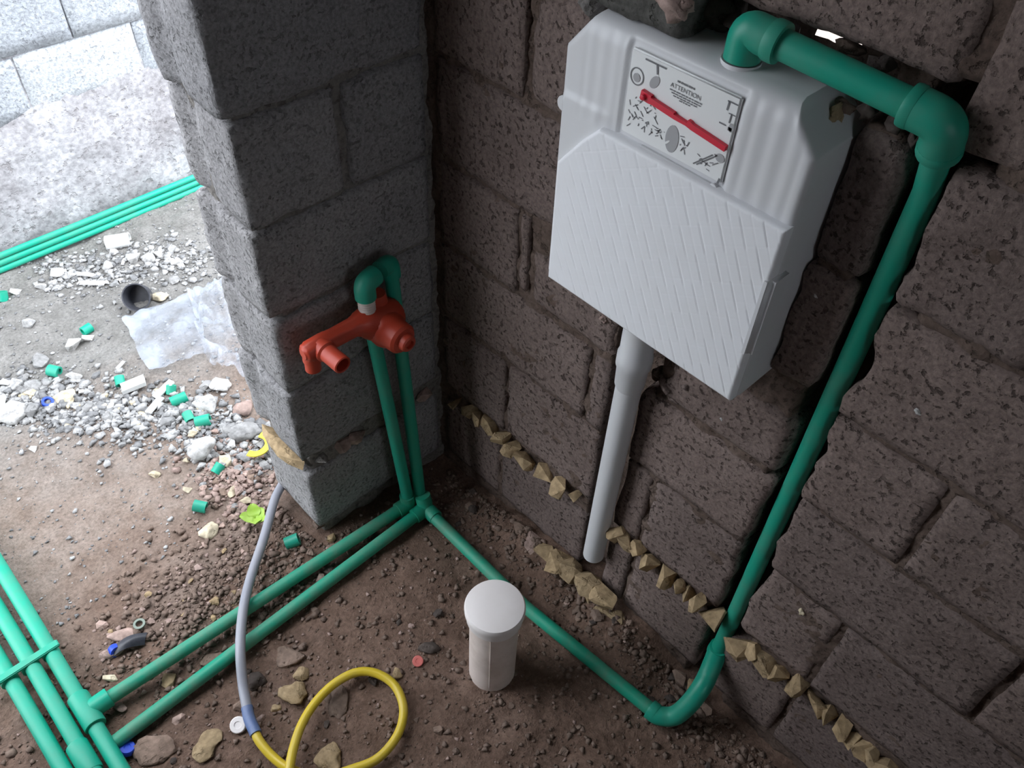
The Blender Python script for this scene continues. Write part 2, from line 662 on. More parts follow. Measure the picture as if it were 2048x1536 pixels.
def ground_h(x, y):
    x, y = np.asarray(x, float), np.asarray(y, float)
    h = 0.016 * fbm(x, y, 3.0, 1, 3) + 0.010 * fbm(x, y, 17, 4, 3)
    h = h + 0.0075 * np.abs(fbm(x, y, 48, 8, 2)) - 0.004
    out = sstep(0.1, 0.5, y)
    h = h + out * 0.022 * fbm(x, y, 5.5, 21, 3)
    # soil heaped against the foot of the right-hand wall
    bank = sstep(-0.15, -0.02, x) * sstep(-0.16, -0.34, y) * sstep(-0.84, -0.72, y)
    h = h + bank * (0.045 + 0.03 * fbm(x, y, 9, 31, 3)) * (y < 0.05)
    # trodden hollows around the pipes
    h = h - 0.006
    return h


floor = root_at('floor')
floor['label'] = 'bare soil floor running out through the doorway'
gx = np.concatenate([np.linspace(-6, -1.55, 10)[:-1], np.arange(-1.55, 0.40, 0.0085), np.linspace(0.4, 7, 14)[1:]])
gy = np.concatenate([np.linspace(-3.2, -1.35, 8)[:-1], np.arange(-1.35, 1.70, 0.0085), np.linspace(1.70, 8, 12)[1:]])
GX, GY = np.meshgrid(gx, gy, indexing='ij')
GH = ground_h(GX, GY)
nv_ = len(gy)
I, J = np.meshgrid(np.arange(len(gx) - 1), np.arange(len(gy) - 1), indexing='ij')
A = (I * nv_ + J).ravel()
Fq = np.stack([A, A + nv_, A + nv_ + 1, A + 1], 1)
me = bpy.data.meshes.new('soil')
Vv = np.stack([GX.ravel(), GY.ravel(), GH.ravel()], 1)
me.vertices.add(len(Vv))
me.vertices.foreach_set('co', Vv.ravel())
me.loops.add(Fq.size)
me.loops.foreach_set('vertex_index', Fq.ravel().astype(np.int32))
me.polygons.add(len(Fq))
me.polygons.foreach_set('loop_start', np.arange(0, Fq.size, 4, dtype=np.int32))
me.update(calc_edges=True)
link_mesh('soil', me, M['soil'], floor)

# ---- right-hand wall ------------------------------------------------
wall_r = root_at('wall_right')
JZ = [0.055, 0.274, 0.527, 0.732, 0.937, 1.147, 1.360, 1.575, 1.79]
sl_l = lambda v: 0.862 + 0.014 * float(vn(v, 3.1, 9, 2)) + 0.008 * float(vn(v, 1.1, 40, 3))
sl_r = lambda v: 0.913 + 0.022 * float(vn(v, 8.3, 11, 5)) + 0.010 * float(vn(v, 4.4, 45, 6))
ws_l = lambda v: 0.508 + 0.006 * float(vn(v, 6.1, 14, 7))
ws_r = lambda v: 0.580 + 0.010 * float(vn(v, 9.7, 14, 8))
NL, NR = 0.372, 0.790       # niche hacked out for the cistern


def right_depth(U, V):
    d = -0.0065 + 0.011 * fbm(U, V, 30, 40, 3) + 0.004 * fbm(U, V, 110, 44, 2)
    slot = sstep(0.846, 0.858, U) * sstep(0.945, 0.930, U) * sstep(1.43, 1.41, V)
    d = d - 0.075 * slot
    ws = sstep(0.500, 0.512, U) * sstep(0.604, 0.592, U) * sstep(0.96, 0.9, V)
    d = d - 0.045 * ws
    ni = sstep(NL - 0.01, NL + 0.01, U) * sstep(NR + 0.01, NR - 0.01, U) * sstep(0.875, 0.885, V) * sstep(1.43, 1.40, V)
    d = d - 0.07 * ni
    ho = sstep(0.60, 0.63, U) * sstep(0.95, 0.93, U) * sstep(1.345, 1.36, V) * sstep(1.44, 1.425, V)
    return d - 0.035 * ho


_hc = at(1622, 97, 0, 0.045)
hole = lambda u, v: abs(u + _hc.y) < 0.032 and abs(v - _hc.z) < 0.012
sheet('mortar', PL_RIGHT, np.arange(-0.03, 1.75, 0.009), np.arange(-0.12, 1.95, 0.009), right_depth, M['mortar'], wall_r, hole)


def rb(uL, uR, v0, v1, seed, **kw):
    g = 0.0045
    a = uL if callable(uL) else uL + g
    b = uR if callable(uR) else uR - g
    kw.setdefault('front', 0.003 * (rng.random() - 0.5))
    kw.setdefault('material', M['block_brown'])
    return make_block(wall_r, PL_RIGHT, a, b, v0 + 0.0045, v1 - 0.0045, depth=0.10, seed=seed, **kw)


END = 1.75
# course under the band of stone chips
zf0, zf1 = 0.03, 0.247
rb(0.012, 0.222, zf0, zf1, 1)
rb(0.222, ws_l, zf0, zf1, 2)
rb(ws_r, 0.645, zf0, zf1, 3)
rb(0.645, sl_l, zf0, zf1, 4)
rb(sl_r, 1.065, zf0, zf1, 5)
rb(1.065, 1.47, zf0, zf1, 6)
rb(1.47, END, zf0, zf1, 7)
# courses above it
z0, z1 = 0.292, 0.527
rb(0.012, 0.232, z0, z1, 11)
rb(0.232, ws_l, z0, z1, 12)
rb(ws_r, 0.650, z0, z1, 13)
rb(0.650, sl_l, z0, z1, 14)
rb(sl_r, 1.070, z0, z1, 15)
rb(1.070, 1.48, z0, z1, 16)
rb(1.48, END, z0, z1, 17)
z0, z1 = 0.527, 0.732
rb(0.012, 0.457, z0, z1, 21)
rb(0.457, ws_l, z0, z1, 22)
rb(ws_r, sl_l, z0, z1, 23)
rb(sl_r, 1.290, z0, z1, 24)
rb(1.290, 1.70, z0, z1, 25)
z0, z1 = 0.732, 0.937
rb(0.012, 0.250, z0, z1, 31)
rb(0.250, 0.280, z0 + 0.02, z1, 32)
rb(0.280, ws_l, z0, 0.872, 33, jagR=0.03, r=0.014)      # broken off below the cistern
rb(0.605, sl_l, z0, 0.878, 34, jagL=0.03, r=0.02)
rb(sl_r, 1.087, z0, z1, 35)
rb(1.087, 1.49, z0, z1, 36)
z0, z1 = 0.937, 1.147
rb(0.012, lambda v: NL + 0.012 * float(vn(v, 2, 20, 3)), z0, z1, 41)
rb(lambda v: NR - 0.001 + 0.003 * float(vn(v, 5, 20, 3)), sl_l, z0, z1, 42, r=0.007)
rb(sl_r, 1.30, z0, z1, 43)
rb(1.30, 1.70, z0, z1, 44)
z0, z1 = 1.147, 1.360
rb(0.012, 0.246, z0, z1, 51)
rb(0.246, lambda v: NL + 0.02 * float(vn(v, 12, 20, 3)), z0, z1, 52, jagR=0.03, r=0.02)
rb(lambda v: NR - 0.001 + 0.004 * float(vn(v, 7, 20, 3)), sl_l, z0, z1 - 0.006, 53, r=0.012)
rb(sl_r, 1.09, z0, z1, 54, r=0.014)
rb(1.09, 1.50, z0, z1, 55)
z0, z1 = 1.360, 1.575
rb(0.012, 0.43, z0 + 0.01, z1, 61, r=0.016)
rb(0.43, 0.55, 1.425, z1, 62, r=0.022, front=0.012)
rb(0.575, 0.884, 1.418, z1, 63, r=0.016)
rb(0.884, 1.29, z0, z1, 64, r=0.014)
rb(1.29, 1.70, z0, z1, 65)
z0, z1 = 1.575, 1.79
for i, (a, b) in enumerate(((0.012, 0.25), (0.25, 0.66), (0.66, 1.07), (1.07, 1.48))):
    rb(a, b, z0, z1, 71 + i, step=0.03)
rbox('masonry', (0.0, -3.0, 1.78), (0.10, -0.0, CEIL), 0, M['mortar'], wall_r)
rbox('masonry', (0.0, -3.0, -0.1), (0.10, -1.74, 1.79), 0, M['mortar'], wall_r)

# broken masonry and mortar lumps around the cistern niche
def lump(px, py, x, sx, sy, sz, k, mtl, name='rubble_piece', rot=None, parent=None, n=16):
    p = at(px, py, 0, x)
    return stone(name, p, (sx, sy, sz), rot or (rng.uniform(0, 3), rng.uniform(-.4, .4), rng.uniform(0, 3)), mtl, k, parent or wall_r, n, 0.8, 0, 0.22)


for k, (px, py, x, s, mt_) in enumerate((
        (1345, 2, -0.060, 0.06, 'chip_pink'), (1195, 10, 0.004, 0.06, 'mortar_grey'), (1420, 50, 0.02, 0.06, 'stone_dark'),
        (1480, 30, 0.02, 0.07, 'stone_dark'), (1430, 10, 0.01, 0.08, 'stone_dark'), (1560, 75, 0.02, 0.06, 'stone_dark'), (1700, 95, 0.02, 0.04, 'mortar'),
        (1760, 125, 0.02, 0.045, 'stone_dark'), (1690, 205, 0.010, 0.04, 'stone_brown'), (1740, 225, 0.012, 0.035, 'stone_dark'), (1790, 245, 0.014, 0.035, 'stone_dark'),
        (1830, 275, 0.012, 0.03, 'stone_dark'), (1668, 232, -0.008, 0.048, 'chip'),
        (1335, 765, 0.012, 0.05, 'block_brown'), (1385, 770, 0.012, 0.045, 'block_brown'), (1350, 800, 0.005, 0.03, 'block_brown'), (1320, 745, 0.02, 0.04, 'mortar'),
        (1430, 800, 0.015, 0.045, 'block_brown'), (1205, 640, 0.0, 0.03, 'chip_pink'), (1700, 595, 0.025, 0.03, 'stone_brown'), (1690, 620, 0.02, 0.025, 'stone_brown'))):
    lump(px, py, x, s, s * 0.8, s * 0.7, k, M[mt_])
# band of flat stone chips that levels the courses
k = 0
for px, py, wd, ht in ((912, 803, .5, .6), (937, 818, .9, 1), (958, 838, .9, 1), (976, 852, 1.1, 1), (1005, 872, .8, .9), (1024, 896, 1.0, 1.1), (1053, 918, 1.2, 1.25), (1088, 944, 1.2, 1.25),
                       (1124, 976, 1.3, 1.1), (1150, 990, .5, .5),
                       (1234, 1060, .9, 1), (1252, 1082, 1.2, 1.2), (1275, 1098, .7, .9), (1297, 1122, 1.0, 1.15), (1328, 1152, 1.25, 1.25), (1362, 1172, .6, 1.0), (1378, 1190, .8, 1.1), (1396, 1204, .8, 1.1),
                       (1424, 1230, 1.3, 1.25), (1478, 1288, 1.35, 1.3), (1508, 1305, .9, .9), (1530, 1327, 1.1, 1.15), (1556, 1345, .9, 1.0), (1590, 1368, 1.25, 1.3), (1632, 1412, 1.35, 1.2),
                       (1660, 1430, .7, .8), (1682, 1455, .9, .8), (1697, 1473, .9, .8), (1722, 1494, 1.1, .9), (1745, 1515, 1.0, .9), (1775, 1540, 1.1, .9), (1805, 1565, 1.1, .9)):
    p = at(px, py, 0, -0.008)
    p.x += rng.uniform(-0.004, 0.006)
    stone('stone_chip', p, (0.060, 0.054 * wd, 0.058 * ht), (rng.uniform(-.35, .35), rng.uniform(-.3, .3), rng.uniform(-.5, .5)), M['chip'], k % 9, wall_r, 12, 0.9)
    k += 1
# foundation stones showing at the foot of the wall
for px, py, s, mt_ in ((1065, 1085, .05, 'chip_pink'), (1090, 1105, .045, 'chip'), (1120, 1130, .07, 'chip'), (1150, 1152, .06, 'chip'), (1178, 1168, .06, 'chip'), (1205, 1190, .055, 'chip'), (1188, 1205, .06, 'chip'),
                       (1215, 1225, .055, 'chip'), (1232, 1240, .045, 'chip'), (1360, 1355, .03, 'stone_brown'), (1040, 1060, .04, 'stone_brown'), (1385, 1370, .025, 'chip')):
    p = at(px, py, 0, -0.035)
    s *= 1.25
    stone('foundation_stone', p, (s, s * 1.4, s * 0.8), (rng.uniform(-.3, .3), rng.uniform(-.3, .3), rng.uniform(-.6, .6)), M[mt_], k % 9, wall_r, 14, 0.9)
    k += 1
for px, py, s, mt_ in ((1600, 1222, .022, 'stone_cream'), (1632, 592, .008, 'stone_white'), (1835, 826, .014, 'stone_white'), (1442, 838, .012, 'stone_white')):
    lump(px, py, -0.001, s * .4, s, s, k % 9, M[mt_], 'mortar_splash', (0.6, 0, 0))
    k += 1

# ---- stub wall beside the doorway -----------------------------------
wall_l = root_at('wall_left')
Yc, Fc = rock_box(STUB - 0.018 + 0.09, CEIL + 0.1, TH - 0.022, 0.006, 0.004, 77, 0.012, 12)
X = np.stack([0.09 - Yc[:, 0], TH - 0.011 - Yc[:, 2], Yc[:, 1] - 0.1], 1)
pydata('mortar', X, Fc, M['mortar_grey'], wall_l)


def groove(c, wdt, dep):
    def f(u, v, d):
        e = sstep(STUB - 0.05, STUB - 0.005, u)
        y = -d
        g = np.exp(-((y - c) / wdt) ** 2)
        return u - e * dep * g, v, d
    return f


def sb(u0, u1, v0, v1, seed, end=False, c=0.145, dep=0.016, ext=0.0, **kw):
    g = 0.0045
    b = (STUB + ext) if end else u1 - g
    return make_block(wall_l, PL_STUB, u0 + g, b, v0 + 0.0042, v1 - 0.0042, front=0.002 * (rng.random() - 0.5), depth=TH, seed=seed,
                      material=M['block_grey'], r=0.0075 if end else 0.0055, amp=0.0032 if end else 0.0022, dseg=16 if end else 4, post=groove(c, 0.022, dep) if end else None, **kw)


sb(0.006, STUB, 0.03, 0.250, 101, True, dep=0.004)
sb(0.006, STUB, 0.300, 0.527, 102, True, ext=0.004)
sb(0.006, STUB, 0.527, 0.732, 103, True, dep=0.010)
sb(0.006, STUB, 0.732, 0.937, 104, True, ext=0.003)
sb(0.006, 0.192, 0.937, 1.147, 105)
sb(0.200, STUB, 0.937, 1.147, 106, True, ext=-0.003)
sb(0.006, STUB, 1.147, 1.360, 107, True, ext=0.006)
sb(0.006, 0.200, 1.360, 1.575, 108)
sb(0.200, STUB, 1.360, 1.575, 109, True)
sb(0.006, STUB, 1.575, 1.79, 110, True)
for u, s, mt_ in ((0.30, .06, 'chip_pink'), (0.262, .06, 'chip_pink'), (0.055, .05, 'chip_pink'), (0.10, .05, 'chip_pink'), (0.36, .04, 'mortar_grey')):
    stone('stone_chip', (-u, 0.006, 0.275), (s, 0.05, 0.042), (rng.uniform(-.3, .3), rng.uniform(-.3, .3), rng.uniform(-.3, .3)), M[mt_], k % 9, wall_l, 12, 0.9)
    k += 1
# tan stone wedged under the end block, sticking out of the reveal
stone('stone_chip', (-STUB + 0.004, 0.085, 0.268), (0.05, 0.205, 0.045), (0, 0.1, 0.03), M['chip'], 4, wall_l, 18, 0.9)
stone('stone_chip', (-STUB + 0.02, 0.03, 0.02), (0.06, 0.05, 0.05), (0.3, 0.4, 0), M['stone_brown'], 5, wall_l, 14)

# the rest of the room and the yard shell that the light meets
rbox('ceiling', (-2.0, -3.0, CEIL), (0.15, 0.2, CEIL + 0.12), 0, M['slab'])['kind'] = 'structure'
wf = root_at('wall_front')  # unseen wall; its window gap is added to brighten the stub wall
for lo, hi in (((-2.0, -3.1, -0.1), (0.15, -3.0, 1.25)), ((-2.0, -3.1, 1.85), (0.15, -3.0, CEIL)), ((-2.0, -3.1, 1.25), (-1.35, -3.0, 1.85)), ((-0.70, -3.1, 1.25), (0.15, -3.0, 1.85))):
    rbox('masonry', lo, hi, 0, M['block_brown'], wf)
wo = root_at('wall_outer')
rbox('masonry', (-2.1, -3.0, -0.1), (-2.0, 0.2, CEIL), 0, M['block_brown'], wo)
rbox('masonry', (-2.0, 0.0, -0.1), (-1.50, 0.2, CEIL), 0, M['block_brown'], wo)
rbox('lintel', (-1.50, 0.0, 2.15), (-STUB + 0.03, 0.2, CEIL), 0, M['slab'], wo)

# ---- far wall of the yard -------------------------------------------
wall_b = root_at('wall_back')
sheet('render', PL_FAR, np.arange(-1.6, 2.2, 0.02), np.arange(-0.1, 2.6, 0.02), lambda U, V: 0.000 + 0.006 * fbm(U, V, 14, 60, 3) + 0.016 * sstep(0.52, 0.30, V) * (0.8 + fbm(U, V, 6, 61, 3)), M['far_plaster'], wall_b)
zs = [0.42, 0.615, 0.82, 1.03]
for r_ in range(3):
    off = (-0.29, -0.10, -0.29)[r_]
    for i in range(-3, 5):
        a = off + i * 0.375
        make_block(wall_b, PL_FAR, a + 0.0018, a + 0.3732, zs[r_] + 0.0022, zs[r_ + 1] - 0.0022, front=0.009 if r_ else 0.005, depth=0.05, seed=200 + r_ * 10 + i,
                   material=M['far_block'], r=0.003, amp=0.0015, step=0.03)


# ================================================================== CISTERN
def inside_dist(poly, U, V):
    """Distance to the border of a convex polygon (counter-clockwise), positive inside."""
    d = np.full(U.shape, 1e9)
    n = len(poly)
    for i in range(n):
        (ax, ay), (bx, by) = poly[i], poly[(i + 1) % n]
        ex, ey = bx - ax, by - ay
        L = math.hypot(ex, ey)
        d = np.minimum(d, ((U - ax) * -ey + (V - ay) * ex) / L)
    return d


def row_bounds(poly, v):
    xs = []
    n = len(poly)
    for i in range(n):
        (ax, ay), (bx, by) = poly[i], poly[(i + 1) % n]
        if abs(by - ay) < 1e-9:
            if abs(v - ay) < 1e-7:
                xs += [ax, bx]
            continue
        t = (v - ay) / (by - ay)
        if -1e-7 <= t <= 1 + 1e-7:
            xs.append(ax + t * (bx - ax))
    return min(xs), max(xs)


def relief_slab(name, poly, front, back, rad, relief, material, parent, nu=150, nv=170, top_rad=None, vtop=None):
    """One closed moulding: outline POLY in wall coordinates (u, z), rounded edge, RELIEF on its face."""
    v0, v1 = min(p[1] for p in poly), max(p[1] for p in poly)
    tt = np.linspace(0, 1, nv)
    vs2 = v0 + (v1 - v0) * (0.5 - 0.5 * np.cos(np.pi * (tt * 0.9 + 0.05))) if False else v0 + (v1 - v0) * tt
    U = np.zeros((nu, nv))
    V = np.zeros((nu, nv))
    ss = np.linspace(0, 1, nu)
    ss = 0.5 * ss + 0.5 * (0.5 - 0.5 * np.cos(np.pi * ss))
    for j, v in enumerate(vs2):
        a, b = row_bounds(poly, min(max(v, v0 + 1e-9), v1 - 1e-9))
        U[:, j] = a + (b - a) * ss
        V[:, j] = v
    dist = np.maximum(inside_dist(poly, U, V), 0)
    r = np.full(U.shape, rad)
    if top_rad:
        dt = np.maximum(v1 - V, 0)
        r = np.where(dt <= dist + 1e-6, top_rad, rad)
        rt = np.clip(1 - dt / top_rad, 0, 1)
        rs = np.clip(1 - dist / rad, 0, 1)
        drop = np.maximum(top_rad * (1 - np.sqrt(1 - rt ** 2)), rad * (1 - np.sqrt(1 - rs ** 2)))
    else:
        q = np.clip(1 - dist / rad, 0, 1)
        drop = rad * (1 - np.sqrt(1 - q ** 2))
    D = front - drop + relief(U, V) * sstep(0.0, rad, dist)
    verts = PL_RIGHT(U.ravel(), V.ravel(), D.ravel())
    F = []
    for i in range(nu - 1):
        for j in range(nv - 1):
            a = i * nv + j
            F.append((a, a + nv, a + nv + 1, a + 1))
    ring = [i * nv for i in range(nu)] + [(nu - 1) * nv + j for j in range(1, nv)] + [i * nv + nv - 1 for i in range(nu - 2, -1, -1)] + [j for j in range(nv - 2, 0, -1)]
    verts = [tuple(v) for v in verts]
    n0 = len(verts)
    for q in ring:
        verts.append((-back, verts[q][1], verts[q][2]))
    n = len(ring)
    for i in range(n):
        i2 = (i + 1) % n
        F.append((ring[i2], ring[i], n0 + i, n0 + i2))
    F.append(tuple(n0 + i for i in range(n)))
    o = pydata(name, verts, F, material, parent)
    return finish_sharp(o, 62)


cis = thing('toilet_cistern', 'white concealed toilet cistern with diagonally grooved lower panel, set into the block wall', 'cistern', (0, -0.595, 0.93))
CL, CR, CB, CT = 0.393, 0.787, 0.928, 1.378
body_poly = [(CL, CB), (CR, CB), (CR, CT - 0.050), (CR - 0.046, CT), (CL + 0.046, CT), (CL, CT - 0.056)]
# label frame corners in wall coordinates
LB0, LB1, LZ0, LZ1 = 0.508, 0.677, 1.243, 1.360


def body_relief(U, V):
    ribs = sstep(0.690, 0.700, U) * sstep(0.775, 0.765, U) * sstep(1.225, 1.24, V) * sstep(1.372, 1.36, V)
    r = -0.0012 * ribs * (0.5 + 0.5 * np.cos((U - 0.695) * 2 * np.pi / 0.026))
    ribl = sstep(0.425, 0.435, U) * sstep(0.500, 0.490, U) * sstep(1.225, 1.24, V) * sstep(1.372, 1.36, V)
    r = r - 0.0007 * ribl * (0.5 + 0.5 * np.cos((U - 0.43) * 2 * np.pi / 0.022))
    fr = inside_dist([(LB0 - 0.010, LZ0 - 0.014), (LB1 + 0.008, LZ0 - 0.014), (LB1 + 0.008, LZ1 + 0.010), (LB0 - 0.010, LZ1 + 0.010)], U, V)
    r = r - 0.0045 * sstep(0.0, 0.007, fr)
    # crease where the moulding steps in on the left
    r = r + 0.004 * sstep(1.262, 1.250, V) * sstep(0.50, 0.46, U)
    return r


relief_slab('tank', body_poly, 0.076, -0.035, 0.010, body_relief, M['white'], cis, top_rad=0.030)
_a, _b = at(1205, 24, 0, -0.028), at(1392, 66, 0, -0.028)
make_block(wall_r, PL_RIGHT, -_a.y - 0.02, -_b.y, CT + 0.0005, CT + 0.10, front=0.058, depth=0.10, seed=90, r=0.008, amp=0.005, material=M['mortar_dark'], name='mortar_patch', jagR=0.012)
panel_poly = [(CL + 0.013, CB - 0.001), (CR - 0.002, CB - 0.001), (CR - 0.001, 1.236), (CL + 0.086, 1.236), (CL + 0.056, 1.205), (CL + 0.013, 1.150)]


def panel_relief(U, V):
    # slanted press grooves broken into dashes, with a faint cross hatch
    sl = U - (1.24 - V) * 0.52
    f = (sl / 0.0190) % 1.0
    k_ = np.floor(sl / 0.0190)
    g = np.exp(-((f - 0.5) / 0.060) ** 2)
    dash = ((V * 13.0 + k_ * 0.37) % 1.0)
    g = g * (0.35 + 0.65 * sstep(0.04, 0.09, dash) * sstep(0.60, 0.55, dash))
    s2 = U + (1.24 - V) * 1.9
    f2 = (s2 / 0.058) % 1.0
    g2 = np.exp(-((f2 - 0.5) / 0.03) ** 2)
    fade = sstep(CL + 0.01, CL + 0.07, U)
    return -0.0013 * g * fade - 0.0003 * g2 * fade


relief_slab('front_panel', panel_poly, 0.0885, 0.060, 0.006, panel_relief, M['panel'], cis, 330, 200)
# raised clip on the right edge of the panel
cl = at(1520, 610, 0, -0.08)
rbox('side_clip', (-0.0915, -0.7930, 1.020), (-0.045, -0.7720, 1.165), 0.008, M['white'], cis)
ear = at(1118, 199, 0, -0.060)
lathe('lug', [(0.0, -0.006), (0.010, -0.006), (0.012, -0.004), (0.012, 0.004), (0.010, 0.006), (0.0, 0.006)], (-0.060, -0.3885, ear.z), (1, 0, 0), M['white'], cis, 24)
# inlet socket in the top
INL = Vector((-0.034, -0.640, 1.378))
lathe('inlet_rim', [(0.020, -0.01), (0.020, 0.002), (0.0245, 0.003), (0.0245, -0.01)], INL, (0, 0, 1), M['white'], cis, 28)

# label plate
lp = rbox('label_plate', (-0.0765, -LB1, LZ0), (-0.070, -LB0, LZ1), 0.002, M['label'], cis)


def lab(a, b, lift=0.0772):
    """a along the label (0..1 left to right), b upwards (0..1)."""
    return Vector((-lift, -(LB0 + a * (LB1 - LB0)), LZ0 + b * (LZ1 - LZ0)))


def ink(bm, poly, lift=0.0772):
    vs3 = [bm.verts.new(lab(a, b, lift)) for a, b in poly]
    bm.faces.new(vs3)


def bar(bm, a0, b0, a1, b1, wd):
    asp = (LB1 - LB0) / (LZ1 - LZ0)
    dx, dy = (a1 - a0) * asp, b1 - b0
    L = math.hypot(dx, dy) or 1
    nx, ny = -dy / L * wd / asp, dx / L * wd
    ink(bm, [(a0 - nx, b0 - ny), (a1 - nx, b1 - ny), (a1 + nx, b1 + ny), (a0 + nx, b0 + ny)])


def disc(bm, a, b, ra, rb_, lean=0, n=20, lift=0.0772):
    ink(bm, [(a + ra * math.cos(2 * math.pi * q / n) + lean * rb_ * math.sin(2 * math.pi * q / n), b + rb_ * math.sin(2 * math.pi * q / n)) for q in range(n)], lift)


bm = bmesh.new()
r2 = random.Random(5)
bar(bm, .14, .945, .34, .945, .010)            # little pictogram strokes
bar(bm, .255, .94, .27, .84, .012)
for gx0, gx1, gy0, gy1, n_ in ((.06, .20, .33, .47, 9), (.23, .33, .36, .47, 8), (.05, .17, .12, .27, 10), (.19, .30, .10, .29, 11), (.31, .42, .05, .26, 11), (.58, .70, .17, .33, 9), (.73, .90, .08, .31, 10)):
    for _ in range(n_):
        a, b = r2.uniform(gx0, gx1), r2.uniform(gy0, gy1)
        bar(bm, a, b, a + r2.uniform(-.04, .05), b + r2.uniform(-.07, .07), .005)
bar(bm, .76, .08, .92, .30, .007)
bar(bm, .73, .07, .88, .28, .007)
bar(bm, .90, .92, .99, .92, .008)
bar(bm, .915, .92, .91, .82, .010)
bar(bm, .93, .80, .99, .80, .006)
bar(bm, .87, .66, .93, .66, .008)
bar(bm, .95, .64, .985, .64, .02)
bar(bm, .955, .80, .95, .70, .008)
bar(bm, .985, .06, .975, -.01, .014)
for yb, a0, a1 in ((.875, .455, .615), (.755, .40, .70), (.728, .42, .69), (.702, .44, .66), (.678, .50, .60)):
    a = a0
    while a < a1:
        e = min(a1, a + r2.uniform(.012, .04))
        bar(bm, a, yb, e, yb, .007 if yb < .8 else .011)
        a = e + .008
for q in range(22):                             # dial outline
    t0, t1 = 2 * math.pi * q / 22, 2 * math.pi * (q + 1) / 22
    bar(bm, .085 + .062 * math.cos(t0), .715 + .095 * math.sin(t0), .085 + .062 * math.cos(t1), .715 + .095 * math.sin(t1), .007)
bm_obj('label_print', bm, M['print'], lp, False)['kind'] = 'stuff'
for dd in ((.083, .70, .034, .05, 0), (.255, .745, .04, .078, .25), (.50, .22, .062, .165, 0), (.945, .285, .04, .05, 0), (.975, .66, .02, .05, 0)):
    bm = bmesh.new()
    disc(bm, *dd)
    bm_obj('label_picture', bm, M['print_light'], lp, False)
bm = bmesh.new()
disc(bm, .462, .155, .012, .035, .6, lift=0.0776)
bm_obj('label_picture', bm, M['label'], lp, False)
fc = bpy.data.curves.new('label_word', 'FONT')
fc.body = 'ATTENTION'
fc.size = 0.0085
fc.align_x = 'CENTER'
fo = bpy.data.objects.new('label_word', fc)
col.objects.link(fo)
p = lab(.54, .785)
fo.matrix_world = Matrix(((0, 0, -1, p.x), (-1, 0, 0, p.y), (0, 1, 0, p.z), (0, 0, 0, 1)))
bpy.context.view_layer.update()
me = bpy.data.meshes.new_from_object(fo.evaluated_get(bpy.context.evaluated_depsgraph_get()))
me.transform(fo.matrix_world)
bpy.data.objects.remove(fo)
link_mesh('label_word', me, M['print'], lp, False)
# moulded bar with a knob under the label
tube('moulded_bar', [Vector((-0.0745, -0.545, 1.2345)), Vector((-0.0745, -0.668, 1.2335))], 0.0028, M['white'], cis, 10)
lathe('moulded_bar', [(0.0, 0.005), (0.0055, 0.004), (0.006, 0)], (-0.074, -0.668, 1.2335), (-1, 0, 0), M['white'], cis, 16)
# red strip clipped across the label
red = thing('red_strip', 'red plastic strip lying across the label of the white cistern', 'strip', lab(.2, .57, 0.078))
q0, q1 = lab(.165, .565, 0.0795), lab(.985, .435, 0.0795)
bm = bmesh.new()
dirv = (q1 - q0)
Lr = dirv.length
dirv.normalize()
upv = Vector((-1, 0, 0)).cross(dirv).normalized()
if upv.z < 0:
    upv = -upv
prof = [(0, -.0052), (0, .0066), (.12, .0066), (.12, .0040), (.40, .0040), (.40, .0018), (.56, .0018), (.56, .0062), (.59, .0062), (.62, .0046), (1, .0040), (1, -.0035), (.62, -.0035), (.55, -.0025), (.42, -.0040), (.15, -.0040), (.10, -.0052)]
lo_ = [bm.verts.new(q0 + dirv * (t_ * Lr) + upv * h_ + Vector((0.0025, 0, 0))) for t_, h_ in prof]
hi_ = [bm.verts.new(v.co + Vector((-0.0055, 0, 0))) for v in lo_]
bm.faces.new(lo_)
bm.faces.new(hi_)
for i in range(len(prof)):
    j = (i + 1) % len(prof)
    bm.faces.new((lo_[i], lo_[j], hi_[j], hi_[i]))
bmesh.ops.recalc_face_normals(bm, faces=bm.faces[:])
bm_obj('bar', bm, M['red'], red, False)
lathe('peg', [(0, 0.005), (0.0035, 0.004), (0.0045, 0)], q0 + dirv * 0.006 + Vector((-0.003, 0, 0)), (-1, 0, 0), M['red'], red, 14)

# ---- flush pipe under the cistern
fp_top, fp_bot = at(1273, 700, 0, -0.030), at(1187, 1108, 0, -0.020)
fp = thing('flush_pipe', 'white plastic flush pipe hanging from the cistern down to the foot of the wall', 'pipe', fp_bot)
axis = (fp_top - fp_bot)
tube('pipe', [fp_bot, fp_bot + axis * 0.3, fp_bot + axis * 0.97], 0.0240, M['white'], fp, 28, 0.88)
lathe('collar', [(0.0228, 0.0), (0.027, 0.010), (0.0285, 0.055), (0.0315, 0.060), (0.0315, 0.085), (0.029, 0.09), (0.029, 0.16), (0.0, 0.16)], fp_bot + axis * 0.86, axis, M['white'], fp, 32)


# ================================================================== GREEN PIPES
def elbow(parent, name, a, b, c, r, material, L=0.035, bend=None, collar=True):
    """Fitting around corner b between a and c: bent body with a thicker rim at each mouth."""
    a, b, c = Vector(a), Vector(b), Vector(c)
    u, v = (a - b).normalized(), (c - b).normalized()
    path = fillet([b + u * L, b, b + v * L], bend or L * 0.62, 10)
    path = [b + u * L] + path[1:-1] + [b + v * L]
    o = tube(name, path, r, material, parent, 24)
    return o


def sleeve(parent, name, p, d, L, r, material, r_in):
    d = Vector(d).normalized()
    return lathe(name, [(r_in * 0.9, -L / 2), (r * 0.97, -L / 2), (r, -L / 2 + 0.003), (r, L / 2 - 0.003), (r * 0.97, L / 2), (r_in * 0.9, L / 2)], p, d, material, parent, 24)


RP = 0.0165
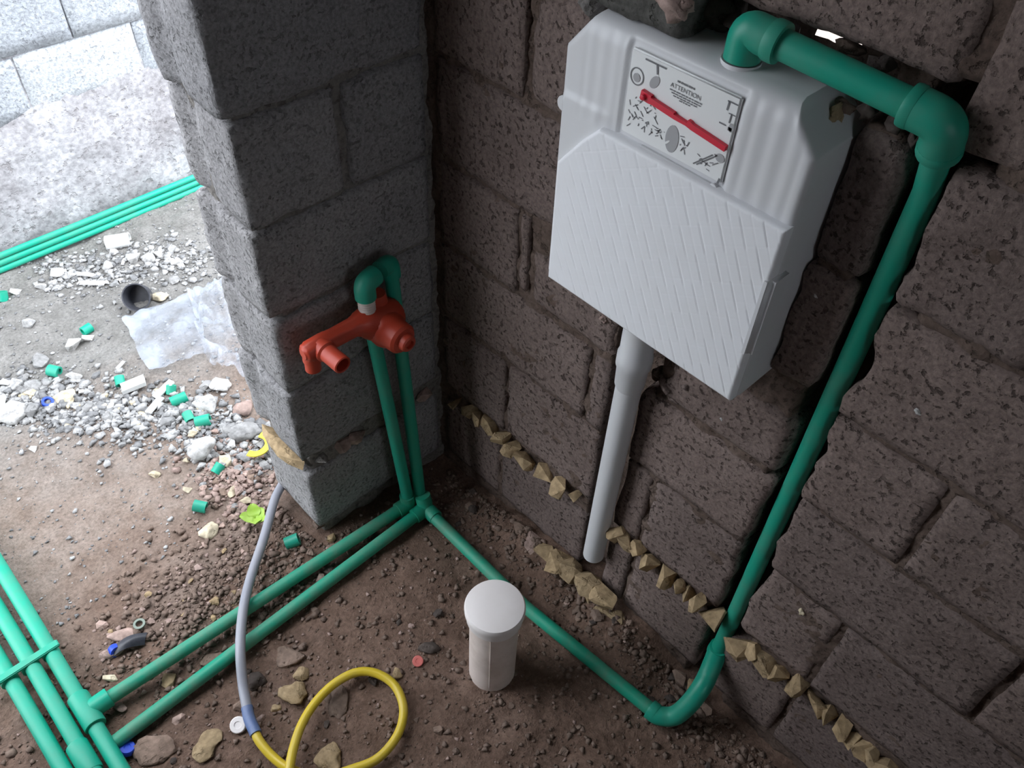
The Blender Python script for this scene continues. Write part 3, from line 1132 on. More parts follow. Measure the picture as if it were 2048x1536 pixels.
# --- supply pipe of the cistern
S0 = Vector((INL.x, INL.y, 1.375))
S1 = Vector((INL.x, INL.y, 1.418))
S2 = at(1895, 246, 0, -0.022)
S3 = Vector((0.004, S2.y + 0.004, 0.23))
S4 = at(1315, 1430, 2, 0.024)
S5 = at(1050, 1213, 2, 0.022)
S6 = at(868, 1034, 2, 0.024)
S3 = at(1436, 1300, 0, 0.004)
S2b = at(1853, 385, 0, 0.022)
S2c = at(1470, 1228, 0, 0.022)
sup = thing('green_water_pipe', 'green pipe dropping from the white cistern inlet in a slot of the right wall', 'pipe', S4)
d12 = (S2 - S1).normalized()
tube('pipe_segment', [S1, S2], RP + 0.0012, M['green'], sup)
tube('pipe_segment', [S2, S2b, S2c, S3], RP - 0.0004, M['green'], sup)
tube('pipe_segment', [S4, S5, S6], RP - 0.001, M['green_dusty'], sup)
elbow(sup, 'elbow', S0, S1, S2, 0.0225, M['green'], 0.036, 0.012)
sleeve(sup, 'socket_rim', S1 + d12 * 0.038, d12, 0.016, 0.0245, M['green'], RP)
elbow(sup, 'elbow', S1, S2, S2b, 0.0235, M['green'], 0.042, 0.03)
sleeve(sup, 'socket_rim', S2 - d12 * 0.040, d12, 0.012, 0.0245, M['green'], RP)
sleeve(sup, 'socket_rim', S2 + (S2b - S2).normalized() * 0.040, S2b - S2, 0.012, 0.0245, M['green'], RP)
path = spline([S3 + (S2c - S3) * 0.1, S3, at(1418, 1345, 0, -0.030), at(1402, 1376, 0, -0.062), at(1376, 1410, 0, -0.094), at(1347, 1432, 0, -0.118), S4, S4 + (S5 - S4).normalized() * 0.02], 6)
tube('elbow', path, 0.0205, M['green'], sup, 24)
sleeve(sup, 'socket_rim', S3 + Vector((0, 0, -0.005)), (0.0, 0, 1), 0.016, 0.022, M['green'], RP)
sleeve(sup, 'socket_rim', S4 + (S5 - S4).normalized() * 0.012, S5 - S4, 0.018, 0.022, M['green'], RP)

# --- pair running from the corner to the main pipes, each with its riser
A0 = Vector((-0.188, -0.083, 0.026))
A1 = Vector((-1.010, -0.047, 0.026))
RL = Vector((-0.214, -0.043, 0.655))
pa = thing('green_water_pipe', 'green floor pipe starting at the main pipe tee, its riser ending under the orange valve', 'pipe', A0, 'green pipes laid from the corner to the doorway')
tube('pipe_segment', [A0, A1], RP - 0.001, M['green_dusty'], pa)
tube('pipe_segment', [A0, RL], RP - 0.0015, M['green'], pa)
elbow(pa, 'elbow', A1, A0, RL, 0.020, M['green_dusty'], 0.036)
B0 = Vector((-0.163, -0.122, 0.024))
B1 = Vector((-1.045, -0.137, 0.012))
RR = Vector((-0.146, -0.034, 0.765))
pb = thing('green_water_pipe', 'green floor pipe nearer the white drain, its riser looping over the orange valve', 'pipe', B0, 'green pipes laid from the corner to the doorway')
B00 = Vector((-0.158, -0.092, 0.055))
tube('pipe_segment', [B0, B1], RP - 0.001, M['green_dusty'], pb)
tube('pipe_segment', [B00, RR], RP - 0.0015, M['green'], pb)
elbow(pb, 'tee', B1, B0, B00 + Vector((0, 0.02, 0.1)), 0.020, M['green_dusty'], 0.040)
sleeve(pb, 'tee_branch', Vector((-0.164, -0.148, 0.024)), S5 - S6, 0.03, 0.0195, M['green_dusty'], RP)
T1 = Vector((-0.228, -0.060, 0.770))
T2 = Vector((-0.228, -0.060, 0.728))
elbow(pb, 'elbow', B00, RR, T1, 0.0195, M['green'], 0.034)
elbow(pb, 'elbow', RR, T1, T2, 0.0215, M['green'], 0.034, 0.03)

# --- three main pipes through the doorway
mains = []
for i, (x, lab_) in enumerate(((-1.028, 'main green pipe nearest the doorway stub wall, with a tee for the floor pipe'), (-1.074, 'middle one of three main green pipes laid through the doorway'),
                               (-1.119, 'outermost of three main green pipes laid through the doorway'))):
    r_ = RP if i else RP
    t = thing('main_pipe', lab_, 'pipe', (x, 0, 0.02), 'three main pipes through the doorway')
    z = 0.028
    pts = [Vector((x + 0.004 * math.sin(y * 3 + i), y, z + 0.004 * math.sin(y * 4 + i * 2))) for y in np.linspace(1.25, -0.95, 20)]
    tube('pipe_segment', pts, RP, M['green_new'], t)
    if i == 0:
        sleeve(t, 'tee', Vector((x, -0.045, z)), (0, 1, 0), 0.085, 0.0225, M['green_new'], RP)
        sleeve(t, 'tee_branch', Vector((x + 0.03, -0.047, z)), (1, 0, 0), 0.04, 0.0215, M['green_new'], RP)
    if i == 1:
        sleeve(t, 'coupling', Vector((x, -0.135, z)), (0, 1, 0), 0.075, 0.0220, M['green_new'], RP)
clip = thing('pipe_clip', 'flat green bar clipped across the three main pipes', 'clip', (-1.074, 0.135, 0.045))
rbox('bar', (-1.146, 0.124, 0.042), (-1.004, 0.142, 0.051), 0.002, M['green_new'], clip)
for x in (-1.028, -1.074, -1.119):
    tube('saddle', [Vector((x, 0.124, 0.028)), Vector((x, 0.142, 0.028))], 0.0185, M['green_new'], clip, 20)
# --- three pipes at the foot of the far wall
e0, e1 = at(0, 535, 1, 1.575), at(385, 386, 1, 1.575)
for i in range(3):
    t = thing('far_pipe', ('lowest of three bright green pipes stacked at the foot of the far wall', 'middle of three bright green pipes stacked at the foot of the far wall',
                           'topmost of three bright green pipes stacked at the foot of the far wall')[i], 'pipe', (0, 1.57, 0.0), 'three pipes along the far wall')
    z = 0.004 + i * 0.0208
    y = (1.550, 1.556, 1.562)[i]
    tube('pipe_segment', [Vector((-1.5, y + 0.0, z + 0.006)), Vector((-0.3, y, z)), Vector((0.55, y + 0.005, z))], 0.0104, M['green_new'], t, 16, 0.8)
    sleeve(t, 'coupling', Vector((-0.75 - i * 0.1, y, z)), (1, 0, 0), 0.05, 0.0112, M['green_new'], 0.0104)

# ================================================================== SHOWER VALVE
mx = thing('mixer_valve', 'orange covered shower mixer valve body mounted on the dark stub wall', 'valve', (-0.28, -0.03, 0.66))
YV = -0.062
Cx, Cz = -0.203, 0.660
# body: tapered eight-sided block narrowing into the arm
bm = bmesh.new()
prof = [(-0.385, .016, .016), (-0.375, .024, .022), (-0.335, .025, .023), (-0.320, .0215, .021), (-0.262, .0225, .022), (-0.246, .037, .032), (-0.226, .045, .037), (-0.180, .045, .037), (-0.160, .036, .032), (-0.152, .022, .022)]
rings = []
for x, hz, hy in prof:
    zc = 0.682 - 0.022 * float(sstep(-0.27, -0.21, x))
    rings.append([bm.verts.new((x, YV + hy * math.cos(a), zc + hz * math.sin(a))) for a in [math.pi / 8 + q * math.pi / 4 for q in range(8)]])
for a, b in zip(rings, rings[1:]):
    for q in range(8):
        bm.faces.new((a[q], a[(q + 1) % 8], b[(q + 1) % 8], b[q]))
bm.faces.new(rings[0])
bm.faces.new(rings[-1])
bmesh.ops.recalc_face_normals(bm, faces=bm.faces[:])
bmesh.ops.bevel(bm, geom=bm.edges[:], offset=0.004, segments=2, affect='EDGES')
finish_sharp(bm_obj('valve_body', bm, M['orange'], mx), 50)
lathe('cartridge_cover', [(0.040, -0.012), (0.041, 0.0), (0.037, 0.012), (0.034, 0.016), (0.033, 0.040), (0.028, 0.046), (0.019, 0.048), (0.018, 0.060), (0.015, 0.063), (0.010, 0.063), (0.009, 0.057), (0, 0.057)], (Cx + 0.002, YV - 0.026, Cz - 0.008), (0.08, -1, -0.02), M['orange'], mx, 36)
lathe('spout_outlet', [(0.022, -0.01), (0.0225, 0.012), (0.0185, 0.016), (0.0185, 0.060), (0.0165, 0.062), (0.0145, 0.060), (0.0140, 0.030), (0, 0.030)], (-0.347, YV - 0.012, 0.682), (0.05, -1, -0.02), M['orange'], mx, 28)
lathe('end_outlet', [(0.018, 0.0), (0.0185, 0.028), (0.0160, 0.030), (0.0160, 0.052), (0.0120, 0.053), (0.0115, 0.030), (0, 0.030)], (-0.364, YV + 0.004, 0.680), (-0.05, 0.0, -1), M['orange'], mx, 24)
lathe('top_boss', [(0.022, -0.02), (0.020, 0.016), (0.017, 0.03), (0, 0.032)], (-0.196, YV + 0.010, 0.694), (0, 0, 1), M['orange'], mx, 24)
lathe('threaded_connector', [(0.0165, 0.0)] + [(0.0165 + 0.0012 * (i % 2), 0.004 + i * 0.003) for i in range(12)] + [(0.015, 0.042)], T2 + Vector((0, 0, -0.036)), (0, 0, 1), M['connector'], mx, 24)

# ================================================================== CAPPED DRAIN PIPE
DR = at(985, 1340)
DR = Vector((-0.322, -0.546, 0.0))
dr = thing('drain_pipe', 'white capped drain pipe standing upright out of the soil floor', 'pipe', DR)
lathe('pipe', [(0.052, -0.06), (0.052, 0.268), (0.0, 0.268)], DR, (0.012, 0.004, 1), M['pvc_dirty'], dr, 48)
lathe('cap', [(0.0535, 0.236), (0.0590, 0.240), (0.0600, 0.262), (0.0625, 0.264), (0.0630, 0.2745), (0.0600, 0.2805), (0.0500, 0.2830), (0.030, 0.2855), (0.0, 0.2865)], DR, (0.012, 0.004, 1), M['pvc'], dr, 48)
rbox('seam', (DR.x - 0.0400, DR.y - 0.0345, 0.01), (DR.x - 0.0375, DR.y - 0.0320, 0.236), 0.0008, M['pvc_dirty'], dr)

# ================================================================== HOSE
ho = thing('water_hose', 'grey hose joined by blue tape to a yellow hose lying in a loop', 'hose', at(512, 1465, 2, 0.02))


def gp(px, py, z):
    return at(px, py, 2, z)


hg = [Vector((-0.30, 0.36, 0.03)), gp(572, 940, 0.035), gp(549, 1000, 0.05), gp(528, 1075, 0.05), gp(503, 1150, 0.055), gp(489, 1205, 0.06), gp(482, 1260, 0.062), gp(481, 1310, 0.055), gp(486, 1370, 0.03), gp(494, 1415, 0.02)]
tube('grey_hose', spline(hg, 8), 0.0112, M['hose_grey'], ho, 16)
hb = [hg[-1] + (hg[-1] - hg[-2]) * -0.02, gp(499, 1438, 0.018), gp(512, 1468, 0.018)]
tube('blue_tape', spline(hb, 6), 0.0125, M['hose_blue'], ho, 16)
hy = [gp(509, 1462, 0.018), gp(520, 1484, 0.017), gp(546, 1514, 0.014), gp(580, 1538, 0.014), gp(640, 1556, 0.014), gp(700, 1540, 0.014), gp(755, 1517, 0.014), gp(795, 1470, 0.016), gp(807, 1418, 0.018), gp(790, 1372, 0.02),
      gp(753, 1347, 0.022), gp(712, 1345, 0.024), gp(668, 1368, 0.026), gp(630, 1406, 0.028), gp(603, 1450, 0.032), gp(586, 1500, 0.036), gp(578, 1545, 0.036), gp(565, 1620, 0.025), gp(560, 1720, 0.018), gp(600, 1800, 0.016)]
tube('yellow_hose', spline(hy, 8), 0.0098, M['hose_yellow'], ho, 16)

# ================================================================== THINGS LYING ON THE GROUND
def gz(p):
    return float(ground_h(p.x, p.y))


def on_ground(px, py, lift=0.0):
    p = at(px, py, 2, 0.0)
    for _ in range(3):
        p = at(px, py, 2, gz(p) + lift)
    return p


STONES = (  # px, py, long, short, height (px across the photo), colour, label
    (57, 649, 26, 20, 18, 'stone_white', 'small white stone alone on the grey dirt below the far pipes'),
    (150, 694, 27, 30, 24, 'stone_white', 'white stone with a pinkish underside above the green offcut'),
    (130, 800, 44, 40, 14, 'stone_cream', 'flat cream stone beside the blue ring'),
    (30, 832, 44, 46, 36, 'stone_white', 'large white stone next to the pale sheet scrap'),
    (66, 826, 32, 30, 22, 'stone_grey', 'grey stone right beside the large white stone'),
    (72, 776, 42, 28, 22, 'stone_grey', 'grey stone in the row above the blue ring'),
    (34, 773, 28, 22, 20, 'stone_white', 'pale stone at the start of the row of grey stones'),
    (10, 770, 24, 18, 16, 'stone_white', 'white triangular stone at the end of the row near the frame edge'),
    (149, 758, 34, 18, 16, 'stone_white', 'oblong pale stone just below the green offcut in the yard'),
    (180, 677, 30, 18, 14, 'stone_white', 'white stone touching a green pipe offcut'),
    (80, 725, 32, 34, 18, 'stone_grey', 'dull grey lump half sunk in the dirt'),
    (420, 1066, 36, 40, 28, 'stone_cream', 'cream stone by itself on the brown soil near the doorway'),
    (403, 905, 54, 50, 40, 'stone_white', 'big white and grey rock beside the concrete chunk'),
    (482, 872, 92, 52, 26, 'stone_grey', 'flat grey chunk of concrete against the stub wall'),
    (412, 814, 50, 36, 30, 'stone_white', 'pale rock above the pair of green offcuts'),
    (440, 775, 42, 34, 26, 'stone_white', 'pale rock beneath the crumpled plastic bag'),
    (412, 776, 28, 28, 18, 'stone_grey', 'bluish grey stone next to the white strip'),
    (487, 820, 40, 44, 20, 'chip_pink', 'pinkish brick piece leaning at the stub wall'),
    (451, 925, 30, 26, 18, 'stone_cream', 'cream angular stone above the gravel heap'),
    (487, 918, 28, 22, 18, 'stone_grey', 'grey pebble next to the yellow strap'),
    (310, 953, 26, 16, 12, 'stone_cream', 'small cream stone on the open trodden soil'),
    (378, 981, 24, 14, 12, 'stone_cream', 'little cream chip beyond the hose'),
    (465, 986, 18, 26, 14, 'stone_cream', 'upright cream splinter among the gravel'),
    (492, 1003, 22, 18, 14, 'stone_cream', 'cream stone chip just above the green leaf'),
    (318, 595, 40, 30, 10, 'stone_cream', 'cream slab behind the black cup'),
    (270, 520, 34, 24, 18, 'stone_white', 'white stone in front of the white pipe offcut'),
    (300, 520, 40, 22, 18, 'stone_white', 'whitish lump right of the white pipe offcut'),
    (217, 534, 26, 20, 16, 'stone_white', 'white stone left of the pale rubble heap'),
    (345, 503, 20, 18, 16, 'stone_white', 'round white pebble near the far end of the stub wall'),
    (355, 527, 26, 16, 12, 'stone_white', 'white pebble against the foot of the stub wall'),
    (116, 548, 32, 22, 14, 'stone_white', 'white rubble lump under the bright green pipes'),
    (172, 553, 34, 16, 12, 'stone_white', 'flat white chip above the long white strip'),
    (83, 577, 22, 14, 12, 'stone_white', 'white chip on the grey dirt below the bright green pipes'),
    (35, 585, 26, 16, 12, 'stone_white', 'white chip beside the green ring at the frame edge'),
    (590, 1384, 58, 46, 18, 'chip', 'flat tan stone inside the bend of the yellow hose'),
    (603, 1350, 28, 32, 18, 'chip', 'tan stone leaning on the flat tan stone'),
    (412, 1490, 56, 58, 16, 'chip', 'tan slab between the blue scrap and the white cap'),
    (308, 1508, 82, 62, 14, 'stone_brown', 'broad brown flat stone next to the main pipes'),
    (658, 1520, 54, 52, 24, 'chip', 'pointed tan stone inside the yellow hose loop'),
    (795, 1348, 28, 20, 14, 'chip', 'pale stone chip outside the top of the yellow loop'),
    (862, 1301, 46, 24, 16, 'stone_dark', 'dark grey stone beside the pink cap'),
    (222, 1357, 30, 14, 10, 'stone_cream', 'pale splinter of stone between floor pipe and main pipe'),
    (338, 1362, 34, 26, 16, 'chip', 'yellowish stone lying between the two floor pipes'),
    (240, 1415, 26, 18, 14, 'chip_pink', 'reddish stone beside the tee of the main pipe'),
    (575, 1318, 70, 40, 12, 'stone_brown', 'flat brown slab beside the grey hose'),
    (520, 1365, 44, 36, 22, 'stone_dark', 'dark clod next to the blue taped hose'),
    (660, 1395, 26, 26, 14, 'stone_brown', 'brown stone under the yellow hose loop'),
    (675, 1405, 44, 60, 14, 'stone_brown', 'broad brown stone inside the yellow hose loop'),
    (552, 1418, 24, 16, 12, 'chip', 'small tan chip under the flat tan stone'),
    (225, 1310, 50, 22, 16, 'chip_pink', 'pinkish flat stone below the blue cap'),
    (250, 1273, 60, 26, 12, 'chip_pink', 'pinkish flat stone above the blue cap'),
    (430, 1320, 60, 26, 14, 'stone_brown', 'brown slab lying between the floor pipes near the hose'),
    (640, 1160, 22, 24, 16, 'chip_pink', 'pale pinkish pebble between the floor pipes'),
    (664, 1078, 18, 22, 16, 'chip', 'tan splinter at the corner of the stub wall'),
    (10, 830, 22, 40, 20, 'stone_white', 'bright white piece at the edge behind the large white stone'),
)
for i, (px, py, a, b, h, mt_, lab_) in enumerate(STONES):
    p = on_ground(px, py)
    dist = (Vector(CAM.tolist()) - p).length
    s = dist / F_PX
    sz = (a * s * 1.12, b * s * 1.25, h * s * 1.45)
    p.z = gz(p) + sz[2] * 0.18
    flat = h < 15
    # first axis lies along the picture's horizontal
    o = stone('stone', p, sz, (rng.uniform(-.15, .15), rng.uniform(-.15, .15), -YAW + rng.uniform(-.35, .35)), M[mt_], i % 12, None, 18 if a > 40 else 14, 0.75, 0.03, 0.10 if a > 34 else 0)
    tag(o, lab_, 'stone', 'loose stones on the ground')

# green pipe offcuts
for i, (px, py, ang, tilt, L, r_, lab_) in enumerate((
        (8, 598, 0.9, 1.1, .030, .0165, 'green pipe offcut showing its open end at the yard edge'),
        (176, 664, 0.2, .0, .030, .0150, 'green pipe offcut lying against a white stone'),
        (111, 748, 2.2, .1, .032, .0170, 'green pipe offcut above the row of grey stones'),
        (242, 767, 1.2, .4, .028, .0140, 'green pipe offcut sticking out behind the white channel piece'),
        (344, 784, 0.7, .9, .026, .0140, 'dark green ring lying beside the short white strip'),
        (360, 805, -0.2, .05, .046, .0165, 'largest green pipe offcut, lying below the white strip'),
        (379, 839, 1.4, .3, .030, .0140, 'smaller of two green offcuts by the big white rock'),
        (408, 848, -0.5, .1, .040, .0170, 'larger of two green offcuts by the big white rock'),
        (438, 942, 0.3, .4, .028, .0140, 'green pipe offcut in the gravel below the cream stone'),
        (402, 1018, 2.3, .2, .032, .0150, 'green pipe offcut on the soil above the cream stone'),
        (586, 1088, -0.4, .2, .034, .0160, 'green pipe offcut beside the floor pipes at the stub wall'))):
    p = on_ground(px, py, 0.0)
    p.z = gz(p) + r_ * 0.75
    d = Vector((math.cos(ang) * math.cos(tilt), math.sin(ang) * math.cos(tilt), math.sin(tilt)))
    o = tube('pipe_offcut', [p - d * L / 2, p + d * L / 2], r_, M['green_new'] if py < 1000 else M['green'], None, 20, 0.66)
    tag(o, lab_, 'offcut', 'green pipe offcuts on the ground')

# white pipe offcut and strips
p = on_ground(240, 492)
p.z += 0.02
o = tube('pipe_offcut', [p + Vector((-0.035, 0.018, 0)), p + Vector((0.035, -0.018, 0.002))], 0.024, M['trash_white'], None, 28, 0.85)
tag(o, 'short thick white pipe offcut in front of the bright green pipes', 'offcut')


def strip(px0, py0, px1, py1, wd, th, label, channel=False, material='trash_white'):
    a, b = on_ground(px0, py0), on_ground(px1, py1)
    a.z = gz(a) + 0.008
    b.z = gz(b) + 0.010
    d = (b - a).normalized()
    n = d.cross(Vector((0, 0, 1))).normalized() * wd / 2
    up = Vector((0, 0, th))
    bm = bmesh.new()
    sec = [(-1, 0), (1, 0), (1, 1), (-1, 1)] if not channel else [(-1, 0), (1, 0), (1, 3), (.8, 3), (.8, 1), (-.8, 1), (-.8, 3), (-1, 3)]
    r0 = [bm.verts.new(a + n * s + up * t) for s, t in sec]
    r1 = [bm.verts.new(b + n * s + up * t) for s, t in sec]
    bm.faces.new(r0)
    bm.faces.new(r1[::-1])
    for i in range(len(sec)):
        j = (i + 1) % len(sec)
        bm.faces.new((r0[i], r1[i], r1[j], r0[j]))
    bmesh.ops.recalc_face_normals(bm, faces=bm.faces[:])
    o = bm_obj('plastic_strip', bm, M[material], None, False)
    return tag(o, label, 'strip', 'white plastic strips on the ground')


strip(246, 786, 293, 768, .034, .005, 'wide white channel piece below the plastic sheet', True)
strip(312, 800, 346, 768, .022, .005, 'short white strip beside the wide white channel piece')
strip(298, 830, 325, 800, .020, .004, 'pale strip end pointing down below the short white strip')
strip(158, 570, 212, 572, .018, .004, 'long thin white strip on the grey dirt near the far wall')
strip(236, 742, 250, 728, .010, .003, 'tiny white splinter of plastic below the plastic sheet corner')
strip(-8, 498, 30, 497, .05, .012, 'white plastic piece behind the bright green pipes')
strip(-4, 850, 4, 800, .03, .01, 'pale bluish plastic piece cut by the frame beside the large white stone')


# plastic sheet and bag
def cloth(name, c00, c10, c11, c01, amp, seed, label, n=44, lift=0.012):
    P0, P1, P2, P3 = (on_ground(*q) for q in (c00, c10, c11, c01))
    V, F = [], []
    for i in range(n):
        for j in range(n):
            s, t = i / (n - 1), j / (n - 1)
            ed = 0.02 * float(vn(s * 3 + seed, t * 3, 2.5, seed))
            p = P0 * (1 - s) * (1 - t) + P1 * s * (1 - t) + P2 * s * t + P3 * (1 - s) * t
            p = p + Vector((ed, -ed * 0.6, 0))
            ridge = abs(float(vn(p.x + p.y * .4, p.y, 13, seed))) * 1.6 + abs(float(vn(p.x, p.y - p.x, 27, seed + 2))) * 0.8
            p.z = gz(p) + lift + amp * ridge
            V.append(p)
    for i in range(n - 1):
        for j in range(n - 1):
            a = i * n + j
            F.append((a, a + n, a + n + 1, a + 1))
    o = pydata(name, V, F, M['film'])
    return tag(o, label, name.split('_')[1])


cloth('plastic_sheet', (250, 642), (385, 592), (428, 712), (302, 750), 0.018, 3, 'flat dirty sheet of clear plastic in front of the black cup')
cloth('plastic_bag', (384, 598), (462, 578), (515, 795), (425, 752), 0.085, 6, 'crumpled clear plastic bag heaped against the stub wall')
# blue dot printed on the film
# black cup
p = on_ground(283, 607)
p.z = gz(p) + 0.030
cup = lathe('plastic_cup', [(0.0, -0.030), (0.034, -0.030), (0.041, 0.028), (0.044, 0.030), (0.040, 0.030), (0.033, -0.024), (0.0, -0.024)], p, (-0.45, -0.62, 0.55), M['black'], None, 32)
tag(cup, 'black plastic cup lying on its side next to the plastic sheet', 'cup')
# blue ring, blue caps, clear cap, white cap, pink cap
for px, py, r_, h_, mt_, ringy, name, lab_, tilt in (
        (97, 809, .016, .010, 'blue', True, 'plastic_ring', 'small blue plastic ring between grey stones and the flat cream stone', (.2, -.3, 1)),
        (229, 1301, .014, .016, 'blue', False, 'bottle_cap', 'bright blue bottle cap by the black scrap', (0.1, -0.9, 0.35)),
        (257, 1503, .016, .012, 'blue', False, 'bottle_cap', 'blue cap half hidden between main pipe and brown flat stone', (.3, .1, 1)),
        (281, 1252, .0135, .006, 'ring_dull', True, 'plastic_ring', 'dull clear ring lying on the soil above the blue cap', (0, 0, 1)),
        (479, 1452, .0175, .010, 'pvc', False, 'bottle_cap', 'round white cap next to the blue taped hose', (-.3, -.3, 1)),
        (836, 1325, .0125, .006, 'pink', False, 'bottle_cap', 'pink disc on the soil between yellow loop and drain pipe', (-.2, -.3, 1))):
    p = on_ground(px, py)
    p.z = gz(p) + 0.006
    if ringy:
        o = lathe(name, [(r_ * .6, 0), (r_, 0), (r_, h_), (r_ * .6, h_), (r_ * .6, 0)], p, tilt, M[mt_], None, 24)
    else:
        o = lathe(name, [(0, 0), (r_, 0), (r_, h_ * .8), (r_ * .9, h_), (r_ * .45, h_), (r_ * .4, h_ * .85), (0, h_ * .85)], p, tilt, M[mt_], None, 24)
    tag(o, lab_, 'cap' if not ringy else 'ring')
p = on_ground(258, 1292)
V, F = [], []
for i in range(10):
    for j in range(5):
        s, t = i / 9 - .5, j / 4 - .5
        V.append((p.x + s * 0.075 + t * .02, p.y - s * 0.02 + t * 0.024, gz(p) + 0.012 + 0.012 * math.cos(s * 4) - .5 * t * t * .05))
for i in range(9):
    for j in range(4):
        a = i * 5 + j
        F.append((a, a + 5, a + 6, a + 1))
o = pydata('plastic_scrap', V, F, M['black'])
tag(o, 'black plastic scrap curled behind the blue bottle cap', 'scrap')
# yellow strap, bent into a hook
pts = [on_ground(*q) for q in ((524, 882), (536, 888), (540, 902), (530, 915), (515, 921), (500, 919))]
for q in pts:
    q.z = gz(q) + 0.03
sp = spline(pts, 6)
bm = bmesh.new()
prev = None
for i, q in enumerate(sp):
    t_ = (sp[min(i + 1, len(sp) - 1)] - sp[max(i - 1, 0)]).normalized()
    n_ = t_.cross(Vector((0, 0, 1))).normalized() * 0.009
    row = [bm.verts.new(q - n_), bm.verts.new(q + n_), bm.verts.new(q + n_ - Vector((0, 0, .004))), bm.verts.new(q - n_ - Vector((0, 0, .004)))]
    if prev:
        for k2 in range(4):
            bm.faces.new((prev[k2], prev[(k2 + 1) % 4], row[(k2 + 1) % 4], row[k2]))
    else:
        bm.faces.new(row[::-1])
    prev = row
bm.faces.new(prev)
bmesh.ops.recalc_face_normals(bm, faces=bm.faces[:])
tag(bm_obj('plastic_strap', bm, M['yellow'], None, False), 'bright yellow strap bent like a hook beside the stub wall', 'strap')
# plant
p = on_ground(514, 1046)
pl = thing('seedling', 'little bright green plant with broad leaves beside the grey hose', 'plant', p)
tube('stem', [p + Vector((0, 0, -0.01)), p + Vector((0.002, 0.002, 0.02))], 0.0025, M['leaf'], pl, 8)
for i, (a, tl, L) in enumerate(((2.6, .8, .038), (1.2, 1.0, .036), (0.1, .7, .030), (-1.2, .6, .032), (4.2, .9, .030))):
    V, F = [], []
    for u in range(7):
        s = u / 6
        wd = 0.017 * math.sin(math.pi * min(1, s * 0.92 + 0.06)) ** 0.7
        for v_ in (-1, -.4, .4, 1):
            r_ = L * s
            q = Vector((r_ * math.cos(tl * (1 - .6 * s)), v_ * wd, r_ * math.sin(tl) * (1 - .35 * s) + 0.004 * abs(v_) + 0.002 * math.sin(9 * s)))
            q.rotate(Matrix.Rotation(a, 3, 'Z'))
            V.append(p + q + Vector((0, 0, 0.018)))
    for u in range(6):
        for v_ in range(3):
            b = u * 4 + v_
            F.append((b, b + 4, b + 5, b + 1))
    pydata('leaf', V, F, M['leaf'], pl)

# ================================================================== GRAVEL
def scatter(n, pick, smin, smax, seed):
    """Positions and sizes of stones drawn by PICK over the ground, clear of the walls and pipes."""
    r = random.Random(seed)
    out = []
    while len(out) < n:
        x, y = pick(r)
        if y > -0.01 and y < TH + 0.01 and x > -STUB - 0.02:
            continue
        if x > -0.02 and y < 0:
            continue
        if y > 1.58:
            continue
        s = smin + (smax - smin) * r.random() ** 3
        out.append((x, y, s, r.random(), r.random(), r.random()))
    return out


def joined(name, lots, label):
    bases = []
    for k_ in range(6):
        hm = hull_mesh(k_, 9, 0.75)
        v = np.empty(3 * len(hm.vertices))
        hm.vertices.foreach_get('co', v)
        hm.calc_loop_triangles()
        f = np.empty(3 * len(hm.loop_triangles), dtype=np.int32)
        hm.loop_triangles.foreach_get('vertices', f)
        bases.append((v.reshape(-1, 3), f.reshape(-1, 3)))
    VV, FF, MI, off = [], [], [], 0
    for mi, (items, material) in enumerate(lots):
        arr = np.array([(i[0], i[1]) for i in items])
        H = ground_h(arr[:, 0], arr[:, 1])
        for (x, y, s, a, b, c), h in zip(items, H):
            v, f = bases[int(a * 5.99)]
            ca, sa = math.cos(b * 6.28), math.sin(b * 6.28)
            q = v * np.array([s * (0.8 + .5 * c), s, s * 0.8])
            q = np.stack([q[:, 0] * ca - q[:, 1] * sa + x, q[:, 0] * sa + q[:, 1] * ca + y, q[:, 2] + h + s * 0.12], 1)
            VV.append(q)
            FF.append(f + off)
            MI.append(np.full(len(f), mi, dtype=np.int32))
            off += len(v)
    VV, FF, MI = np.concatenate(VV), np.concatenate(FF), np.concatenate(MI)
    me = bpy.data.meshes.new(name)
    me.vertices.add(len(VV))
    me.vertices.foreach_set('co', VV.ravel())
    me.loops.add(FF.size)
    me.loops.foreach_set('vertex_index', FF.ravel().astype(np.int32))
    me.polygons.add(len(FF))
    me.polygons.foreach_set('loop_start', np.arange(0, FF.size, 3, dtype=np.int32))
    me.update(calc_edges=True)
    o = link_mesh(name, me, lots[0][1], None, False)
    for _, material in lots[1:]:
        me.materials.append(material)
    me.polygons.foreach_set('material_index', MI)
    o['kind'] = 'stuff'
    o['label'] = label
    return o


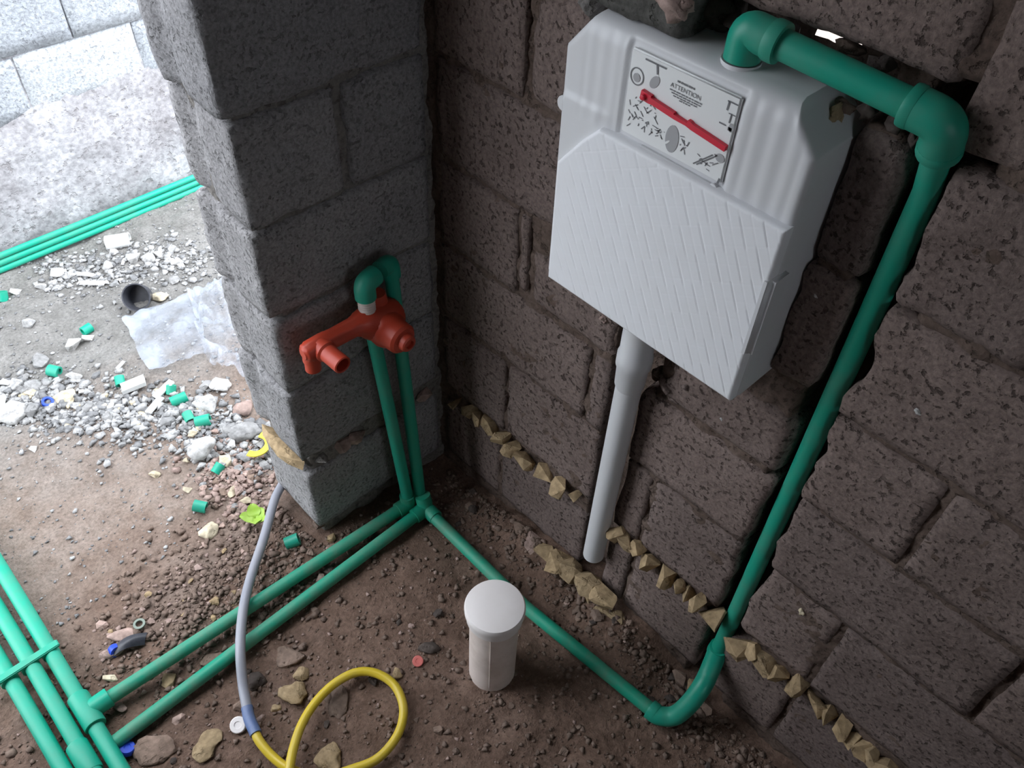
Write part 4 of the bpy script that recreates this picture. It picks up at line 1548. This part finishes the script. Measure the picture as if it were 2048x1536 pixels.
inroom = lambda r: (r.uniform(-1.25, -0.02), r.uniform(-1.25, 0.05))
doorway = lambda r: (r.gauss(-0.62, 0.2), r.gauss(0.06, 0.09))
heap = lambda r: (r.gauss(-0.47, 0.055), r.gauss(0.30, 0.09))
foot = lambda r: (-abs(r.gauss(0, 0.06)) - 0.02, r.uniform(-1.25, -0.05))
yard = lambda r: (r.uniform(-1.1, 0.3), r.uniform(0.2, 1.56))


def rowband(r):
    t = r.random()
    a, b = at(0, 790), at(520, 860)
    p = a.lerp(b, t)
    return p.x + r.gauss(0, .03), p.y + r.gauss(0, 0.085)


def farband(r):
    a, b = at(90, 545), at(400, 510)
    p = a.lerp(b, r.random())
    return p.x + r.gauss(0, .03), p.y + r.gauss(0, 0.07)


joined('gravel', ((scatter(5200, inroom, .004, .020, 1) + scatter(1500, doorway, .006, .026, 2) + scatter(900, foot, .006, .024, 3), M['stone_brown']),
                  (scatter(900, inroom, .003, .014, 12) + scatter(500, doorway, .004, .018, 13) + scatter(420, heap, .010, .030, 14), M['chip_pink'])), 'brown damp gravel covering the soil floor of the room')
joined('rubble', ((scatter(1500, rowband, .006, .036, 21) + scatter(700, farband, .006, .034, 22) + scatter(900, yard, .004, .018, 23), M['stone_white']),
                  (scatter(1300, rowband, .006, .034, 31) + scatter(500, farband, .006, .028, 32) + scatter(2200, yard, .004, .016, 33), M['stone_grey'])), 'white and grey rubble strewn over the yard')

# stones that can be picked apart singly stay pieces of the floor
r3 = random.Random(77)
for gen, n_, s0, s1, mts in ((inroom, 70, .016, .034, ('stone_brown', 'stone_dark', 'chip_pink', 'stone_brown')), (doorway, 40, .016, .032, ('stone_brown', 'chip_pink', 'chip')),
                             (heap, 40, .022, .040, ('stone_grey', 'chip_pink', 'stone_brown')), (rowband, 70, .022, .046, ('stone_white', 'stone_grey', 'stone_grey', 'stone_cream')), (farband, 40, .020, .042, ('stone_white', 'stone_white', 'stone_grey')),
                             (foot, 25, .018, .034, ('stone_brown', 'stone_dark'))):
    for x, y, s, a, b, c in scatter(n_, gen, s0, s1, r3.randint(0, 9999)):
        stone('stone', (x, y, float(ground_h(x, y)) + s * 0.15), (s * (0.9 + .5 * a), s, s * .8), (0, 0, b * 6.28), M[mts[int(c * len(mts) * .999)]], int(a * 11), floor, 13, 0.75)
